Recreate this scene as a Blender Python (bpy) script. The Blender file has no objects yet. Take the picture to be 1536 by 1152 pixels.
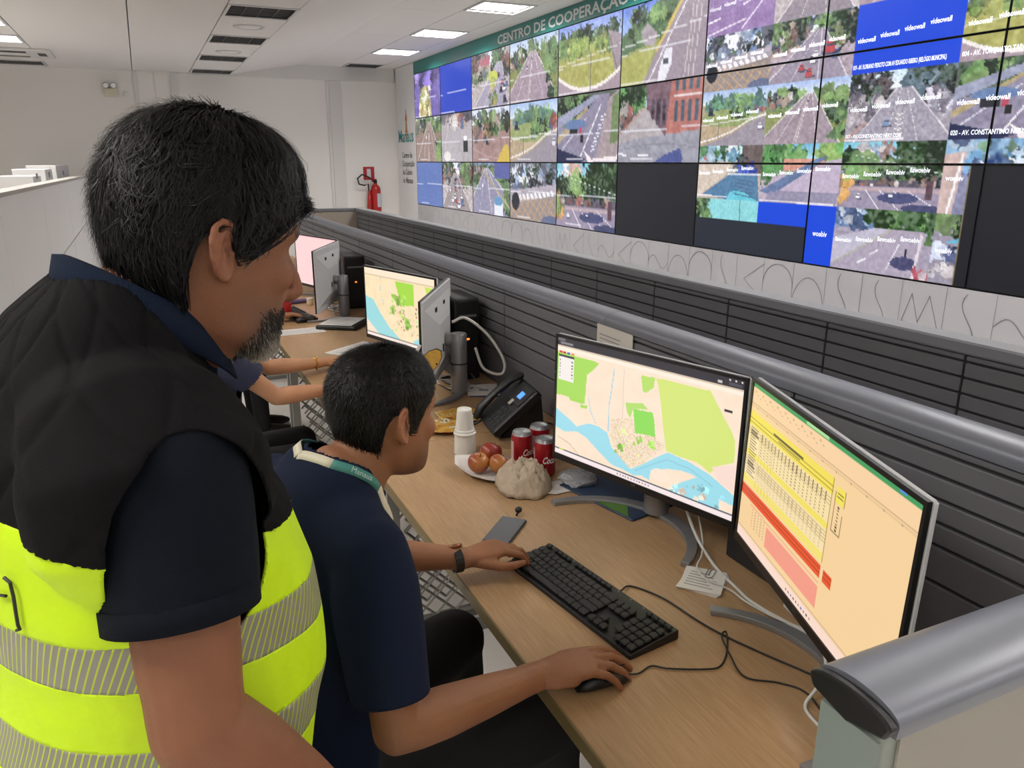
import bpy, bmesh, math, random
import numpy as np
from mathutils import Vector, Matrix, noise
random.seed(7); rng = np.random.default_rng(7)
PI = math.pi
SC = bpy.context.scene
COL = SC.collection

# ------------------------------------------------------------ camera, world, exposure
CAM_H = 1.68
F_PX, HORIZON, VPX = 1160.0, 241.0, 209.0
pitch = math.atan((576 - HORIZON) / F_PX)
yaw = math.atan((768 - VPX) / math.hypot(F_PX, 576 - HORIZON))
cam_data = bpy.data.cameras.new('camera')
cam = bpy.data.objects.new('camera', cam_data); COL.objects.link(cam)
cam.location = (0, 0, CAM_H)
cam.rotation_euler = (PI / 2 - pitch, 0, -yaw)
cam_data.sensor_width = 36.0
cam_data.lens = 36.0 * F_PX / 1536.0
cam_data.clip_start = 0.02
SC.camera = cam
SC.view_settings.view_transform = 'Standard'
SC.view_settings.look = 'None'
SC.view_settings.exposure = 0.25
SC.view_settings.gamma = 1.0
SC.view_settings.use_curve_mapping = False
world = bpy.data.worlds.new('world'); SC.world = world
world.use_nodes = True
world.node_tree.nodes['Background'].inputs[0].default_value = (1.0, 0.97, 0.93, 1)
world.node_tree.nodes['Background'].inputs[1].default_value = 0.3
LAMP_W = 34.0        # watts of one ceiling fixture
LAMP_COL = (1.0, 0.95, 0.885)

# ------------------------------------------------------------ colour and material helpers
def lin(c):
    if isinstance(c, str):
        c = c.lstrip('#'); c = tuple(int(c[i:i+2], 16) / 255 for i in (0, 2, 4))
    return tuple((x / 12.92 if x <= .04045 else ((x + .055) / 1.055) ** 2.4) for x in c[:3])
def s2l(a):
    a = np.clip(a, 0, 1)
    return np.where(a <= .04045, a / 12.92, ((a + .055) / 1.055) ** 2.4)
MATS = {}
def mat(name, col, rough=.5, metal=0., bump=0., bscale=60., var=0., vscale=8., stretch=None, emit=0., spec=.5, coat=0., sheen=0., trans=0.):
    if name in MATS: return MATS[name]
    m = bpy.data.materials.new(name); m.use_nodes = True
    nt = m.node_tree; b = nt.nodes['Principled BSDF']
    c = lin(col)
    b.inputs['Base Color'].default_value = (*c, 1)
    b.inputs['Roughness'].default_value = rough
    b.inputs['Metallic'].default_value = metal
    b.inputs['Specular IOR Level'].default_value = spec
    b.inputs['Coat Weight'].default_value = coat
    b.inputs['Sheen Weight'].default_value = sheen
    b.inputs['Transmission Weight'].default_value = trans
    if emit:
        b.inputs['Emission Color'].default_value = (*c, 1); b.inputs['Emission Strength'].default_value = emit
    if bump or var:
        tc = nt.nodes.new('ShaderNodeTexCoord'); mp = nt.nodes.new('ShaderNodeMapping')
        nt.links.new(tc.outputs['Object'], mp.inputs[0])
        if stretch: mp.inputs['Scale'].default_value = stretch
    if bump:
        n = nt.nodes.new('ShaderNodeTexNoise'); n.inputs['Scale'].default_value = bscale; n.inputs['Detail'].default_value = 5
        nt.links.new(mp.outputs[0], n.inputs['Vector'])
        bp = nt.nodes.new('ShaderNodeBump'); bp.inputs['Strength'].default_value = bump; bp.inputs['Distance'].default_value = .01
        nt.links.new(n.outputs[0], bp.inputs['Height']); nt.links.new(bp.outputs[0], b.inputs['Normal'])
    if var:
        n2 = nt.nodes.new('ShaderNodeTexNoise'); n2.inputs['Scale'].default_value = vscale; n2.inputs['Detail'].default_value = 6
        nt.links.new(mp.outputs[0], n2.inputs['Vector'])
        r = nt.nodes.new('ShaderNodeValToRGB')
        r.color_ramp.elements[0].position = .3; r.color_ramp.elements[1].position = .7
        r.color_ramp.elements[0].color = (*[x * (1 - var) for x in c], 1)
        r.color_ramp.elements[1].color = (*[min(1, x * (1 + var)) for x in c], 1)
        nt.links.new(n2.outputs[0], r.inputs[0]); nt.links.new(r.outputs[0], b.inputs['Base Color'])
    MATS[name] = m; return m
def mat_attr(name, emissive=0., rough=.5, sss=0., bump=0., bscale=200., spec=.5):
    if name in MATS: return MATS[name]
    m = bpy.data.materials.new(name); m.use_nodes = True
    nt = m.node_tree; b = nt.nodes['Principled BSDF']
    a = nt.nodes.new('ShaderNodeAttribute'); a.attribute_name = 'Col'
    b.inputs['Roughness'].default_value = rough; b.inputs['Specular IOR Level'].default_value = spec
    if emissive:
        b.inputs['Base Color'].default_value = (.008, .008, .01, 1)
        nt.links.new(a.outputs['Color'], b.inputs['Emission Color']); b.inputs['Emission Strength'].default_value = emissive
    else:
        nt.links.new(a.outputs['Color'], b.inputs['Base Color'])
        if sss:
            b.inputs['Subsurface Weight'].default_value = sss; b.inputs['Subsurface Radius'].default_value = (.008, .004, .002)
            b.inputs['Subsurface Scale'].default_value = 1.0
    if bump:
        tc = nt.nodes.new('ShaderNodeTexCoord')
        n = nt.nodes.new('ShaderNodeTexNoise'); n.inputs['Scale'].default_value = bscale; n.inputs['Detail'].default_value = 4
        nt.links.new(tc.outputs['Object'], n.inputs['Vector'])
        bp = nt.nodes.new('ShaderNodeBump'); bp.inputs['Strength'].default_value = bump; bp.inputs['Distance'].default_value = .004
        nt.links.new(n.outputs[0], bp.inputs['Height']); nt.links.new(bp.outputs[0], b.inputs['Normal'])
    MATS[name] = m; return m

# ------------------------------------------------------------ mesh helpers
class MB:
    def __init__(s): s.v = []; s.f = []
    def add(s, v, f):
        o = len(s.v); s.v += [tuple(map(float, p)) for p in v]; s.f += [tuple(i + o for i in q) for q in f]; return s
    def box(s, x0, x1, y0, y1, z0, z1):
        return s.add([(x0,y0,z0),(x1,y0,z0),(x1,y1,z0),(x0,y1,z0),(x0,y0,z1),(x1,y0,z1),(x1,y1,z1),(x0,y1,z1)],
                     [(0,3,2,1),(4,5,6,7),(0,1,5,4),(1,2,6,5),(2,3,7,6),(3,0,4,7)])
    def bev(s, x0, x1, y0, y1, z0, z1, b=.004):
        # box with chamfered top/bottom and vertical edges: octagonal section, inset end caps
        def ring(i, z):
            return [(x0+i+b,y0+i,z),(x1-i-b,y0+i,z),(x1-i,y0+i+b,z),(x1-i,y1-i-b,z),(x1-i-b,y1-i,z),(x0+i+b,y1-i,z),(x0+i,y1-i-b,z),(x0+i,y0+i+b,z)]
        v = ring(b*.8, z0) + ring(0, z0+b) + ring(0, z1-b) + ring(b*.8, z1)
        f = [tuple(range(7,-1,-1)), tuple(range(24,32))]
        for k in range(3):
            for i in range(8): f.append((k*8+i, k*8+(i+1)%8, k*8+8+(i+1)%8, k*8+8+i))
        return s.add(v, f)
    def prism(s, pts, axis, a, b):
        n = len(pts)
        def P(p, t): return {'x': (t, p[0], p[1]), 'y': (p[0], t, p[1]), 'z': (p[0], p[1], t)}[axis]
        v = [P(p, a) for p in pts] + [P(p, b) for p in pts]
        f = [tuple(range(n-1,-1,-1)), tuple(range(n, 2*n))] + [(i,(i+1)%n,n+(i+1)%n,n+i) for i in range(n)]
        return s.add(v, f)
    def tube(s, pts, rad, n=8, side=None, cap=True, ex=2.0, dome=0):
        """loft of elliptical rings; rad: number, list of numbers or list of (ru, rv)"""
        P = [np.array(p, float) for p in pts]; m = len(P)
        R = [rad]*m if np.isscalar(rad) else list(rad)
        R = [(r, r) if np.isscalar(r) else tuple(r) for r in R]
        T = []
        for i in range(m):
            t = P[min(i+1, m-1)] - P[max(i-1, 0)]; T.append(t / (np.linalg.norm(t) + 1e-12))
        if dome:                       # rounded ends
            Pa, Ra, Ta = [], [], []
            for k in range(dome):
                a = PI/2 * (1 - k/dome); Pa.append(P[0] - T[0]*min(R[0])*math.sin(a)); c = max(math.cos(a), .08); Ra.append((R[0][0]*c, R[0][1]*c)); Ta.append(T[0])
            Pb, Rb, Tb = [], [], []
            for k in range(1, dome+1):
                a = PI/2 * k/dome; Pb.append(P[-1] + T[-1]*min(R[-1])*math.sin(a)); c = max(math.cos(a), .08); Rb.append((R[-1][0]*c, R[-1][1]*c)); Tb.append(T[-1])
            P, R, T = Pa+P+Pb, Ra+R+Rb, Ta+T+Tb; m = len(P)
        u = None; v = []
        for i in range(m):
            t = T[i]
            if side is not None: w = np.array(side, float)
            elif u is not None: w = u
            else: w = np.array((0,0,1.)) if abs(t[2]) < .9 else np.array((1.,0,0))
            u = w - t*(w @ t); u /= np.linalg.norm(u) + 1e-12; b = np.cross(t, u)
            for k in range(n):
                a = 2*PI*k/n; c, sn = math.cos(a), math.sin(a)
                if ex != 2.0: c = math.copysign(abs(c)**(2/ex), c); sn = math.copysign(abs(sn)**(2/ex), sn)
                v.append(P[i] + u*R[i][0]*c + b*R[i][1]*sn)
        f = [(i*n+k, i*n+(k+1)%n, (i+1)*n+(k+1)%n, (i+1)*n+k) for i in range(m-1) for k in range(n)]
        if cap: f += [tuple(range(n-1,-1,-1)), tuple(range((m-1)*n, m*n))]
        return s.add(v, f)
    def lathe(s, prof, c=(0,0,0), n=24):
        v = []; m = len(prof)
        for r, z in prof:
            for k in range(n):
                a = 2*PI*k/n; v.append((c[0]+r*math.cos(a), c[1]+r*math.sin(a), c[2]+z))
        f = [(i*n+k, i*n+(k+1)%n, (i+1)*n+(k+1)%n, (i+1)*n+k) for i in range(m-1) for k in range(n)]
        f += [tuple(range(n-1,-1,-1)), tuple(range((m-1)*n, m*n))]
        return s.add(v, f)
    def ball(s, c, r, nu=16, nv=10):
        r = (r, r, r) if np.isscalar(r) else r
        v = [(c[0], c[1], c[2]-r[2])]
        for j in range(1, nv):
            a = -PI/2 + PI*j/nv
            for k in range(nu):
                b = 2*PI*k/nu; v.append((c[0]+r[0]*math.cos(a)*math.cos(b), c[1]+r[1]*math.cos(a)*math.sin(b), c[2]+r[2]*math.sin(a)))
        v.append((c[0], c[1], c[2]+r[2])); L = len(v)-1
        f = [(0, 1+(k+1)%nu, 1+k) for k in range(nu)]
        for j in range(nv-2):
            for k in range(nu): f.append((1+j*nu+k, 1+j*nu+(k+1)%nu, 1+(j+1)*nu+(k+1)%nu, 1+(j+1)*nu+k))
        f += [(1+(nv-2)*nu+k, 1+(nv-2)*nu+(k+1)%nu, L) for k in range(nu)]
        return s.add(v, f)
    def xf(s, M, start=0):
        M = np.array(M); A = np.array(s.v[start:])
        if len(A): s.v[start:] = [tuple(p) for p in (A @ M[:3,:3].T + M[:3,3])]
        return s
    def mesh(s, name):
        me = bpy.data.meshes.new(name); me.from_pydata(s.v, [], s.f); me.update(); return me
def link(name, me, m, parent=None, smooth=False):
    o = bpy.data.objects.new(name, me); COL.objects.link(o)
    if m and not me.materials: me.materials.append(m)
    if parent: o.parent = parent
    if smooth:
        me.polygons.foreach_set('use_smooth', [True]*len(me.polygons))
    return o
def obj(name, mb, m, parent=None, smooth=False, bevel=0., solid=0.):
    o = link(name, mb.mesh(name), m, parent, smooth)
    if solid:
        d = o.modifiers.new('solid', 'SOLIDIFY'); d.thickness = solid; d.offset = 0
    if bevel:
        d = o.modifiers.new('bevel', 'BEVEL'); d.width = bevel; d.segments = 2; d.limit_method = 'ANGLE'
    return o
def smooth_angle(o, ang=40):
    me = o.data
    me.polygons.foreach_set('use_smooth', [True]*len(me.polygons))
    try: me.set_sharp_from_angle(angle=math.radians(ang))
    except Exception: pass
    return o
def grid_obj(name, V, C, m, parent=None):
    """V: (h,w,3) vertex array, C: (h,w,3) srgb colours"""
    h, w = V.shape[:2]
    me = bpy.data.meshes.new(name)
    idx = np.arange(h*w).reshape(h, w)
    q = np.stack([idx[:-1,:-1], idx[1:,:-1], idx[1:,1:], idx[:-1,1:]], -1).reshape(-1, 4)
    me.vertices.add(h*w); me.vertices.foreach_set('co', V.reshape(-1).astype(np.float32))
    me.loops.add(q.size); me.loops.foreach_set('vertex_index', q.reshape(-1).astype(np.int32))
    me.polygons.add(len(q)); me.polygons.foreach_set('loop_start', np.arange(0, q.size, 4, dtype=np.int32))
    a = me.color_attributes.new('Col', 'FLOAT_COLOR', 'POINT')
    c4 = np.ones((h*w, 4), np.float32); c4[:, :3] = s2l(C.reshape(-1, 3)); a.data.foreach_set('color', c4.reshape(-1))
    me.update(); me.validate()
    return link(name, me, m, parent)
def quad_obj(name, V, Q, m, parent=None, C=None, smooth=True):
    used = np.unique(Q); rm = np.full(len(V), -1); rm[used] = np.arange(len(used))
    V2 = V[used]; Q2 = rm[Q]
    me = bpy.data.meshes.new(name)
    me.vertices.add(len(V2)); me.vertices.foreach_set('co', V2.reshape(-1).astype(np.float32))
    me.loops.add(Q2.size); me.loops.foreach_set('vertex_index', Q2.reshape(-1).astype(np.int32))
    me.polygons.add(len(Q2)); me.polygons.foreach_set('loop_start', np.arange(0, Q2.size, Q2.shape[1], dtype=np.int32))
    me.polygons.foreach_set('use_smooth', np.full(len(Q2), smooth))
    if C is not None:
        a = me.color_attributes.new('Col', 'FLOAT_COLOR', 'POINT')
        c4 = np.ones((len(V2), 4), np.float32); c4[:, :3] = C[used]; a.data.foreach_set('color', c4.reshape(-1))
    me.update()
    return link(name, me, m, parent)
def tag(o, label=None, cat=None, group=None, kind=None):
    if label: o['label'] = label
    if cat: o['category'] = cat
    if group: o['group'] = group
    if kind: o['kind'] = kind
    return o
def thing(name, label, cat, loc=(0,0,0), rz=0., group=None):
    o = bpy.data.objects.new(name, None); COL.objects.link(o); o.empty_display_size = .05
    o.location = loc; o.rotation_euler = (0, 0, rz)
    return tag(o, label, cat, group)
def struct(name, mb, m, parent=None, label=None, **k):
    o = obj(name, mb, m, parent, **k)
    if not parent: tag(o, label, None, None, 'structure')
    return o
def copy_tree(o, parent=None):
    c = o.copy(); COL.objects.link(c); c.parent = parent
    for ch in list(o.children): copy_tree(ch, c)
    return c
TEXTS = {}
def text_mesh(body, size, font_bold=0., mirror=False, align='LEFT'):
    key = (body, size, font_bold, mirror, align)
    if key in TEXTS: return TEXTS[key].copy()
    cu = bpy.data.curves.new('t', 'FONT'); cu.body = body; cu.size = size; cu.align_x = align; cu.offset = font_bold; cu.resolution_u = 2
    cu.fill_mode = 'FRONT'
    o = bpy.data.objects.new('t', cu); COL.objects.link(o)
    me = bpy.data.meshes.new_from_object(o.evaluated_get(bpy.context.evaluated_depsgraph_get()))
    bpy.data.objects.remove(o); bpy.data.curves.remove(cu)
    if mirror:
        co = np.empty(len(me.vertices)*3, np.float32); me.vertices.foreach_get('co', co); co = co.reshape(-1, 3); co[:, 0] = co[:, 0].max() - co[:, 0]
        me.vertices.foreach_set('co', co.reshape(-1)); me.flip_normals(); me.update()
    TEXTS[key] = me.copy()
    return me
def text_obj(name, body, size, m, parent, M, width=None, **k):
    me = text_mesh(body, size, **k); me.materials.clear(); me.materials.append(m)
    o = bpy.data.objects.new(name, me); COL.objects.link(o); o.parent = parent
    M = Matrix(M)
    if width:
        xs = [v.co.x for v in me.vertices]; w = max(xs) - min(xs); M = M @ Matrix.Diagonal((width / w, 1, 1, 1))
    o.matrix_local = M
    return o

# ------------------------------------------------------------ materials of the place
M_wall = mat('wall_paint', '#f0eeea', .7, bump=.04, bscale=120)
M_wallw = mat('white_panel', '#ececee', .45)
M_ceil = mat('ceiling_board', '#eceaea', .75, bump=.03, bscale=40)
M_floor = mat('floor_tile', '#dcd9d4', .35, var=.05, vscale=5)
M_trim = mat('trim_white', '#dfdedb', .5)
M_slat = mat('slat_grey', '#66666b', .55, bump=.05, bscale=300, var=.05, vscale=3)
M_core = mat('divider_core', '#26272b', .7)
M_rail = mat('rail_grey', '#787b85', .4, metal=.3)
M_black = mat('black_plastic', '#141416', .4)
M_dark = mat('dark_plastic', '#232427', .5)
M_panel = mat('panel_greygreen', '#8f968f', .5, bump=.03, bscale=200)
M_panelb = mat('panel_greige', '#9b978d', .55, bump=.03, bscale=200)
M_beige = mat('panel_beige', '#b9ada0', .6)
M_teal = mat('banner_teal', '#2a7d78', .4)
M_lettr = mat('letter_white', '#d8dcdc', .5)
M_louv = mat('louvre_metal', '#8a8a8c', .3, metal=.8)
M_refl = mat('reflector', '#8d8d90', .35, metal=.5)
M_lamp = mat('lamp_tube', '#eef0f4', .3)
M_white = mat('white_plastic', '#d9d9d9', .45)
M_red = mat('red_paint', '#b3201e', .35, coat=.3)

# ------------------------------------------------------------ the room
XR, YB = 3.6, 12.0
ZL, ZR = 2.82, 2.99
struct('floor', MB().box(-4.6, 3.9, -3.7, 12.2, -.1, 0), M_floor, label='pale polished tile floor of the control room')
struct('wall_back', MB().box(-4.6, 3.9, YB, YB+.15, 0, 3.3), M_wall, label='white far wall with the fire extinguisher')
struct('wall_left', MB().box(-4.75, -4.6, -3.7, 12.15, 0, 3.3), M_wall, label='white side wall on the left')
struct('wall_front', MB().box(-4.6, 3.9, -3.85, -3.7, 0, 3.3), M_wall, label='white wall behind the viewer')
wr = struct('wall_right', MB().box(XR+.09, XR+.25, -3.7, 12.0, 0, 3.3), M_wallw, label='white wall that carries the video wall')
# white lower cladding under the screens, with the printed line pattern
t1 = struct('trim_1', MB().box(XR, XR+.089, -3.7, 11.03, 0, 1.074), mat('cladding_grey', '#c2c2c8', .5), label='white cladding with printed line pattern under the video wall')
def ribbon(mb, pts, w, x):
    P = [np.array(p, float) for p in pts]
    for a, b in zip(P[:-1], P[1:]):
        d = b - a; L = np.linalg.norm(d)
        if L < 1e-6: continue
        n = np.array((-d[1], d[0])) / L * w / 2; e = d / L * w / 2
        q = [a - n - e, b - n + e, b + n + e, a + n - e]
        o = len(mb.v); mb.v += [(x, p[0], p[1]) for p in q]; mb.f.append((o, o+1, o+2, o+3))
lp = MB(); xl = XR - .0015; lw = .0045
for z in (.76, .44): ribbon(lp, [(11.0, z), (0.6, z)], lw*.8, xl)
k = 0; y = 10.9
while y > .7:
    s = .26
    ribbon(lp, [(y, 1.07), (y, .45)], lw*.7, xl)
    for zc in (.92, .60):
        c = (y - s/2, zc); r = s*.5; typ = random.randrange(6); k += 1
        if typ == 0: ribbon(lp, [(c[0]+r*math.cos(a), c[1]+r*math.sin(a)) for a in np.linspace(0, PI, 13)], lw, xl)
        elif typ == 1: ribbon(lp, [(c[0]-r, c[1]-r*.9), (c[0]+r*.4, c[1]), (c[0]-r, c[1]+r*.9)], lw, xl)
        elif typ == 2: ribbon(lp, [(c[0]+t*r, c[1]+.35*r*math.sin(t*3.2)) for t in np.linspace(-1, 1, 15)], lw, xl)
        elif typ == 3: ribbon(lp, [(c[0]-r, c[1]-r), (c[0]-r*.3, c[1]+r*.7), (c[0]+r*.1, c[1]-r*.4), (c[0]+r*.5, c[1]+r*.7), (c[0]+r, c[1]-r)], lw, xl)
        elif typ == 4: ribbon(lp, [(c[0]+.3*r*math.sin(t*2.5), c[1]+t*r) for t in np.linspace(-1, 1, 13)], lw, xl)
        else: ribbon(lp, [(c[0]+r*math.cos(a), c[1]-r+2*r*abs(math.sin(a))*.8) for a in np.linspace(PI, 2*PI, 13)], lw, xl)
    y -= s
obj('line_pattern', lp, mat('line_print', '#8e8e94', .6), t1)
# pillar at the end of the screens
pil = [(3.60, 11.035), (3.60, 11.9), (3.615, 11.96), (3.66, 11.995), (3.689, 11.995), (3.689, 11.035)]
pl = struct('trim_2', MB().prism(pil, 'z', 0, ZR-.002), M_wallw, label='white end pillar with emblem and city name beside the screens')
M_logo = mat('logo_teal', '#2f9a9c', .5); M_logog = mat('logo_grey', '#7d8085', .5); M_logoo = mat('logo_orange', '#c98b4a', .5)
RY = np.array([[0, 0, -1, 0], [-1, 0, 0, 0], [0, 1, 0, 0], [0, 0, 0, 1]], float)     # text plane facing -X, reading towards -Y
def onwall(y, z, x): m = RY.copy(); m[:3, 3] = (x, y, z); return m
text_obj('city_name', 'Manaus', .25, M_logo, pl, onwall(11.86, 1.945, 3.597), width=.72, font_bold=.004)
for i, t in enumerate(('Centro de', 'Cooperação', 'da Cidade', 'de Manaus')):
    text_obj('small_print', t, .115, M_logog, pl, onwall(11.70, 1.72 - i*.12, 3.597), font_bold=.002)
em = MB()
for (a, b, w) in ((2.40, 2.32, .02), (2.32, 2.24, .055), (2.24, 2.13, .04), (2.13, 2.07, .065), (2.07, 2.0, .03)):
    em.add([(3.597, 11.45+w, b), (3.597, 11.45-w, b), (3.597, 11.45-w*.6, a), (3.597, 11.45+w*.6, a)], [(0,1,2,3)])
obj('emblem', em, M_logoo, pl)
# teal banner above the screens
bn = struct('trim_3', MB().box(XR-.004, XR+.089, -3.7, 11.03, 2.832, ZR-.001), M_teal, label='teal banner with white lettering above the video wall')
text_obj('banner_lettering', 'CENTRO DE COOPERAÇÃO DA CIDADE', .125, M_lettr, bn, onwall(8.13, 2.862, XR-.0065), width=3.65, font_bold=.003)

# ceilings: boards between rows of fixtures
cl = struct('ceiling', MB().box(-4.6, 3.9, -3.7, 12.0, 3.15, 3.3), M_ceil, label='white board ceiling with recessed lights')
def board(x0, x1, y0, y1, z, name='ceiling_board'):
    obj(name, MB().bev(x0+.004, x1-.004, y0+.003, y1-.003, z, z+.02, .003), M_ceil, cl)
FIX = []
def strip(x0, x1, z, centres, ln):
    y = -3.7
    for c in centres:
        board(x0, x1, y, c-ln/2, z); FIX.append((x0, x1, c-ln/2, c+ln/2, z)); y = c+ln/2
    if y < 11.99: board(x0, x1, y, 12.0, z)
rows = [-2.52, -.94, .64, 2.22, 3.8, 5.39, 6.98, 8.60, 10.17, 11.69]
strip(.745, 1.285, ZL, rows, .54)
strip(-1.46, -.90, ZL, [-2.52, -.94, .64, 2.22, 3.8, 5.39, 6.98, 8.30, 9.42, 11.58], .5)
strip(2.815, 3.335, ZR, [-2.5, -.9, .68, 2.26, 3.84, 5.42, 6.9, 8.5, 10.10, 11.72], .48)
for a, b in ((-4.6, -1.46), (-.90, .05), (.05, .745)): board(a, b, -3.7, 12.0, ZL)
for a, b in ((2.2, 2.815), (3.335, 3.6)):
    yy = -3.7
    while yy < 11.9: board(a, b, yy, min(yy+1.57, 12.0), ZR); yy += 1.57
obj('bulkhead', MB().prism([(1.285, ZL), (2.205, ZR), (2.205, ZR+.02), (1.285, ZL+.02)], 'y', -3.7, 12.0), M_ceil, cl)
fix_n = {}
ordw = ['first', 'second', 'third', 'fourth', 'fifth', 'sixth', 'seventh', 'eighth', 'ninth', 'tenth', 'eleventh']
def fixture(x0, x1, y0, y1, z, rowname, i):
    t = thing('ceiling_light', f'recessed louvre ceiling light, {ordw[i]} from the far wall in the {rowname} row', 'ceiling light', ((x0+x1)/2, (y0+y1)/2, z), group=f'{rowname} row of ceiling lights')
    a, b = (x1-x0)/2-.002, (y1-y0)/2-.002; w = .022
    fr = MB()
    for q in ((-a, a, -b, -b+w), (-a, a, b-w, b), (-a, -a+w, -b+w, b-w), (a-w, a, -b+w, b-w)): fr.box(*q, -.008, .02)
    obj('frame', fr, M_white, t)
    rf = MB(); A, B = a-w, b-w
    rf.add([(-A,-B,.0),(A,-B,.0),(A,B,.0),(-A,B,.0),(-A,-B,.12),(A,-B,.12),(A,B,.12),(-A,B,.12)], [(0,1,5,4),(1,2,6,5),(2,3,7,6),(3,0,4,7),(4,5,6,7)])
    obj('reflector', rf, M_refl, t)
    for yy in (-B*.5, 0, B*.5):
        obj('lamp_tube', MB().tube([(-A+.01, yy, .09), (A-.01, yy, .09)], .013, 8), M_lamp, t)
    for yy in np.linspace(-B, B, 10)[1:-1]:
        obj('louvre_blade', MB().box(-A, A, yy-.001, yy+.001, 0, .022), M_louv, t)
    for xx in (-A*.5, 0, A*.5):
        obj('louvre_spine', MB().box(xx-.0015, xx+.0015, -B, B, 0, .022), M_louv, t)
    if rowname == 'middle' or y1 > 10.6: return
    ld = bpy.data.lights.new('lamp', 'AREA'); ld.shape = 'RECTANGLE'; ld.size = 2*A*.98; ld.size_y = 2*B*.98
    ld.energy = LAMP_W; ld.color = LAMP_COL
    lo = bpy.data.objects.new('lamp', ld); COL.objects.link(lo); lo.parent = t; lo.location = (0, 0, .028)
for k, f in enumerate(FIX):
    rn = {0: 'middle', 1: 'left', 2: 'video wall'}[k // 10]
    fixture(*f, rn, 9 - k % 10)
# ceiling speakers, round
for i, (yy, w) in enumerate(((7.75, 'nearer'), (9.55, 'farther'))):
    t = thing('ceiling_speaker', f'{w} round white speaker between the louvre lights', 'speaker', (1.02, yy, ZL), group='round ceiling speakers')
    obj('rim', MB().lathe([(.135, 0), (.135, -.006), (.12, -.012), (.105, -.008), (.105, 0)], n=28), M_white, t, smooth=True)
    obj('grille', MB().lathe([(.104, -.002), (.09, -.009), (.0005, -.012)], n=28), M_wallw, t, smooth=True)
# air conditioner cassette
ac = thing('air_conditioner', 'white ceiling air conditioner cassette with long dark slots', 'air conditioner', (-1.13, 10.5, ZL))
obj('face_plate', MB().bev(-.47, .40, -.36, .36, -.022, -.0005, .006), M_white, ac)
obj('air_slot', MB().box(-.40, .16, -.24, -.12, -.026, -.021), M_dark, ac); obj('air_slot', MB().box(-.40, .16, .16, .27, -.026, -.021), mat('vent_grey', '#77736f', .6), ac)
obj('flap', MB().bev(-.40, .16, -.06, .10, -.030, -.02, .004), M_trim, ac)
obj('side_grille', MB().box(.26, .34, -.12, -.03, -.026, -.021), M_dark, ac); obj('side_grille', MB().box(.26, .34, .02, .11, -.026, -.021), M_dark, ac)
# back wall mouldings
for i, (a, b, d, z0, z1) in enumerate(((.05, .10, .02, 0, 2.815), (.50, .58, .03, 0, 2.815), (2.62, 2.80, .012, 0, 2.79), (2.575, 2.60, .02, 0, 2.79), (.30, .31, .01, 0, 2.815))):
    struct(f'trim_{4+i}', MB().box(a, b, YB-d, YB, z0, z1), M_trim, label='white upright moulding on the far wall')
struct('trim_9', MB().box(.6, 3.6, YB-.03, YB, 2.80, 3.0), M_trim, label='white soffit band along the top of the far wall')
struct('baseboard_back', MB().box(-4.6, 3.6, YB-.012, YB, 0, .1), M_trim, label='white baseboard of the far wall')
# emergency light
e = thing('emergency_light', 'small emergency light with two round lamps high on the far wall', 'emergency light', (-.24, YB, 2.53))
e.scale = (.75, .75, .75)
obj('housing', MB().bev(-.10, .12, -.07, 0, -.06, .08, .01), mat('ivory_plastic', '#d8d3bd', .4), e)
for x in (-.06, .06):
    h = obj('lamp_head', MB().tube([(x, -.02, .13), (x, -.10, .12)], [.04, .05], 14), M_louv, e, smooth=False)
    obj('lens', MB().lathe([(.044, 0), (.03, .008), (.001, .012)], n=14).xf(np.array(Matrix.Translation((x, -.101, .12)) @ Matrix.Rotation(PI/2, 4, 'X'))), M_lamp, h)
obj('plug', MB().bev(.20, .25, -.03, 0, -.03, .02, .005), M_white, e)
# fire extinguisher and its sign
fe = thing('fire_extinguisher', 'red fire extinguisher with looped black hose on the far wall', 'fire extinguisher', (3.22, YB-.09, .92))
obj('cylinder', MB().lathe([(.06, 0), (.075, .01), (.078, .04), (.078, .33), (.065, .38), (.03, .41), (.025, .43), (.02, .43)], n=20), M_red, fe, smooth=True)
obj('label_plate', MB().tube([(.012, -.006, .08), (.012, -.006, .28)], .0735, 20), mat('silver_label', '#c5c9cf', .4), fe)
obj('valve', MB().bev(-.025, .025, -.02, .02, .43, .48, .005), M_black, fe); obj('lever', MB().box(-.07, .02, -.01, .01, .48, .495).box(-.06, .02, -.01, .01, .45, .46), M_red, fe)
hp = [(-.02, 0, .46), (-.1, 0, .52), (-.2, 0, .56), (-.27, 0, .50), (-.25, 0, .42), (-.17, 0, .40), (-.11, 0, .42), (-.10, -.02, .2), (-.09, -.02, .02)]
obj('hose', MB().tube(hp, .012, 8), M_black, fe, smooth=True)
obj('horn', MB().tube([(-.10, -.02, .32), (-.11, -.02, .0)], [.02, .045], 12), M_red, fe, smooth=True)
sg = thing('fire_sign', 'small red and white sign above the fire extinguisher', 'sign', (3.15, YB-.002, 1.40))
obj('plate', MB().bev(-.085, .085, -.006, 0, 0, .19, .002), M_red, sg); obj('symbol', MB().box(-.03, .03, -.008, -.0062, .03, .16), M_lettr, sg)
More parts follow.
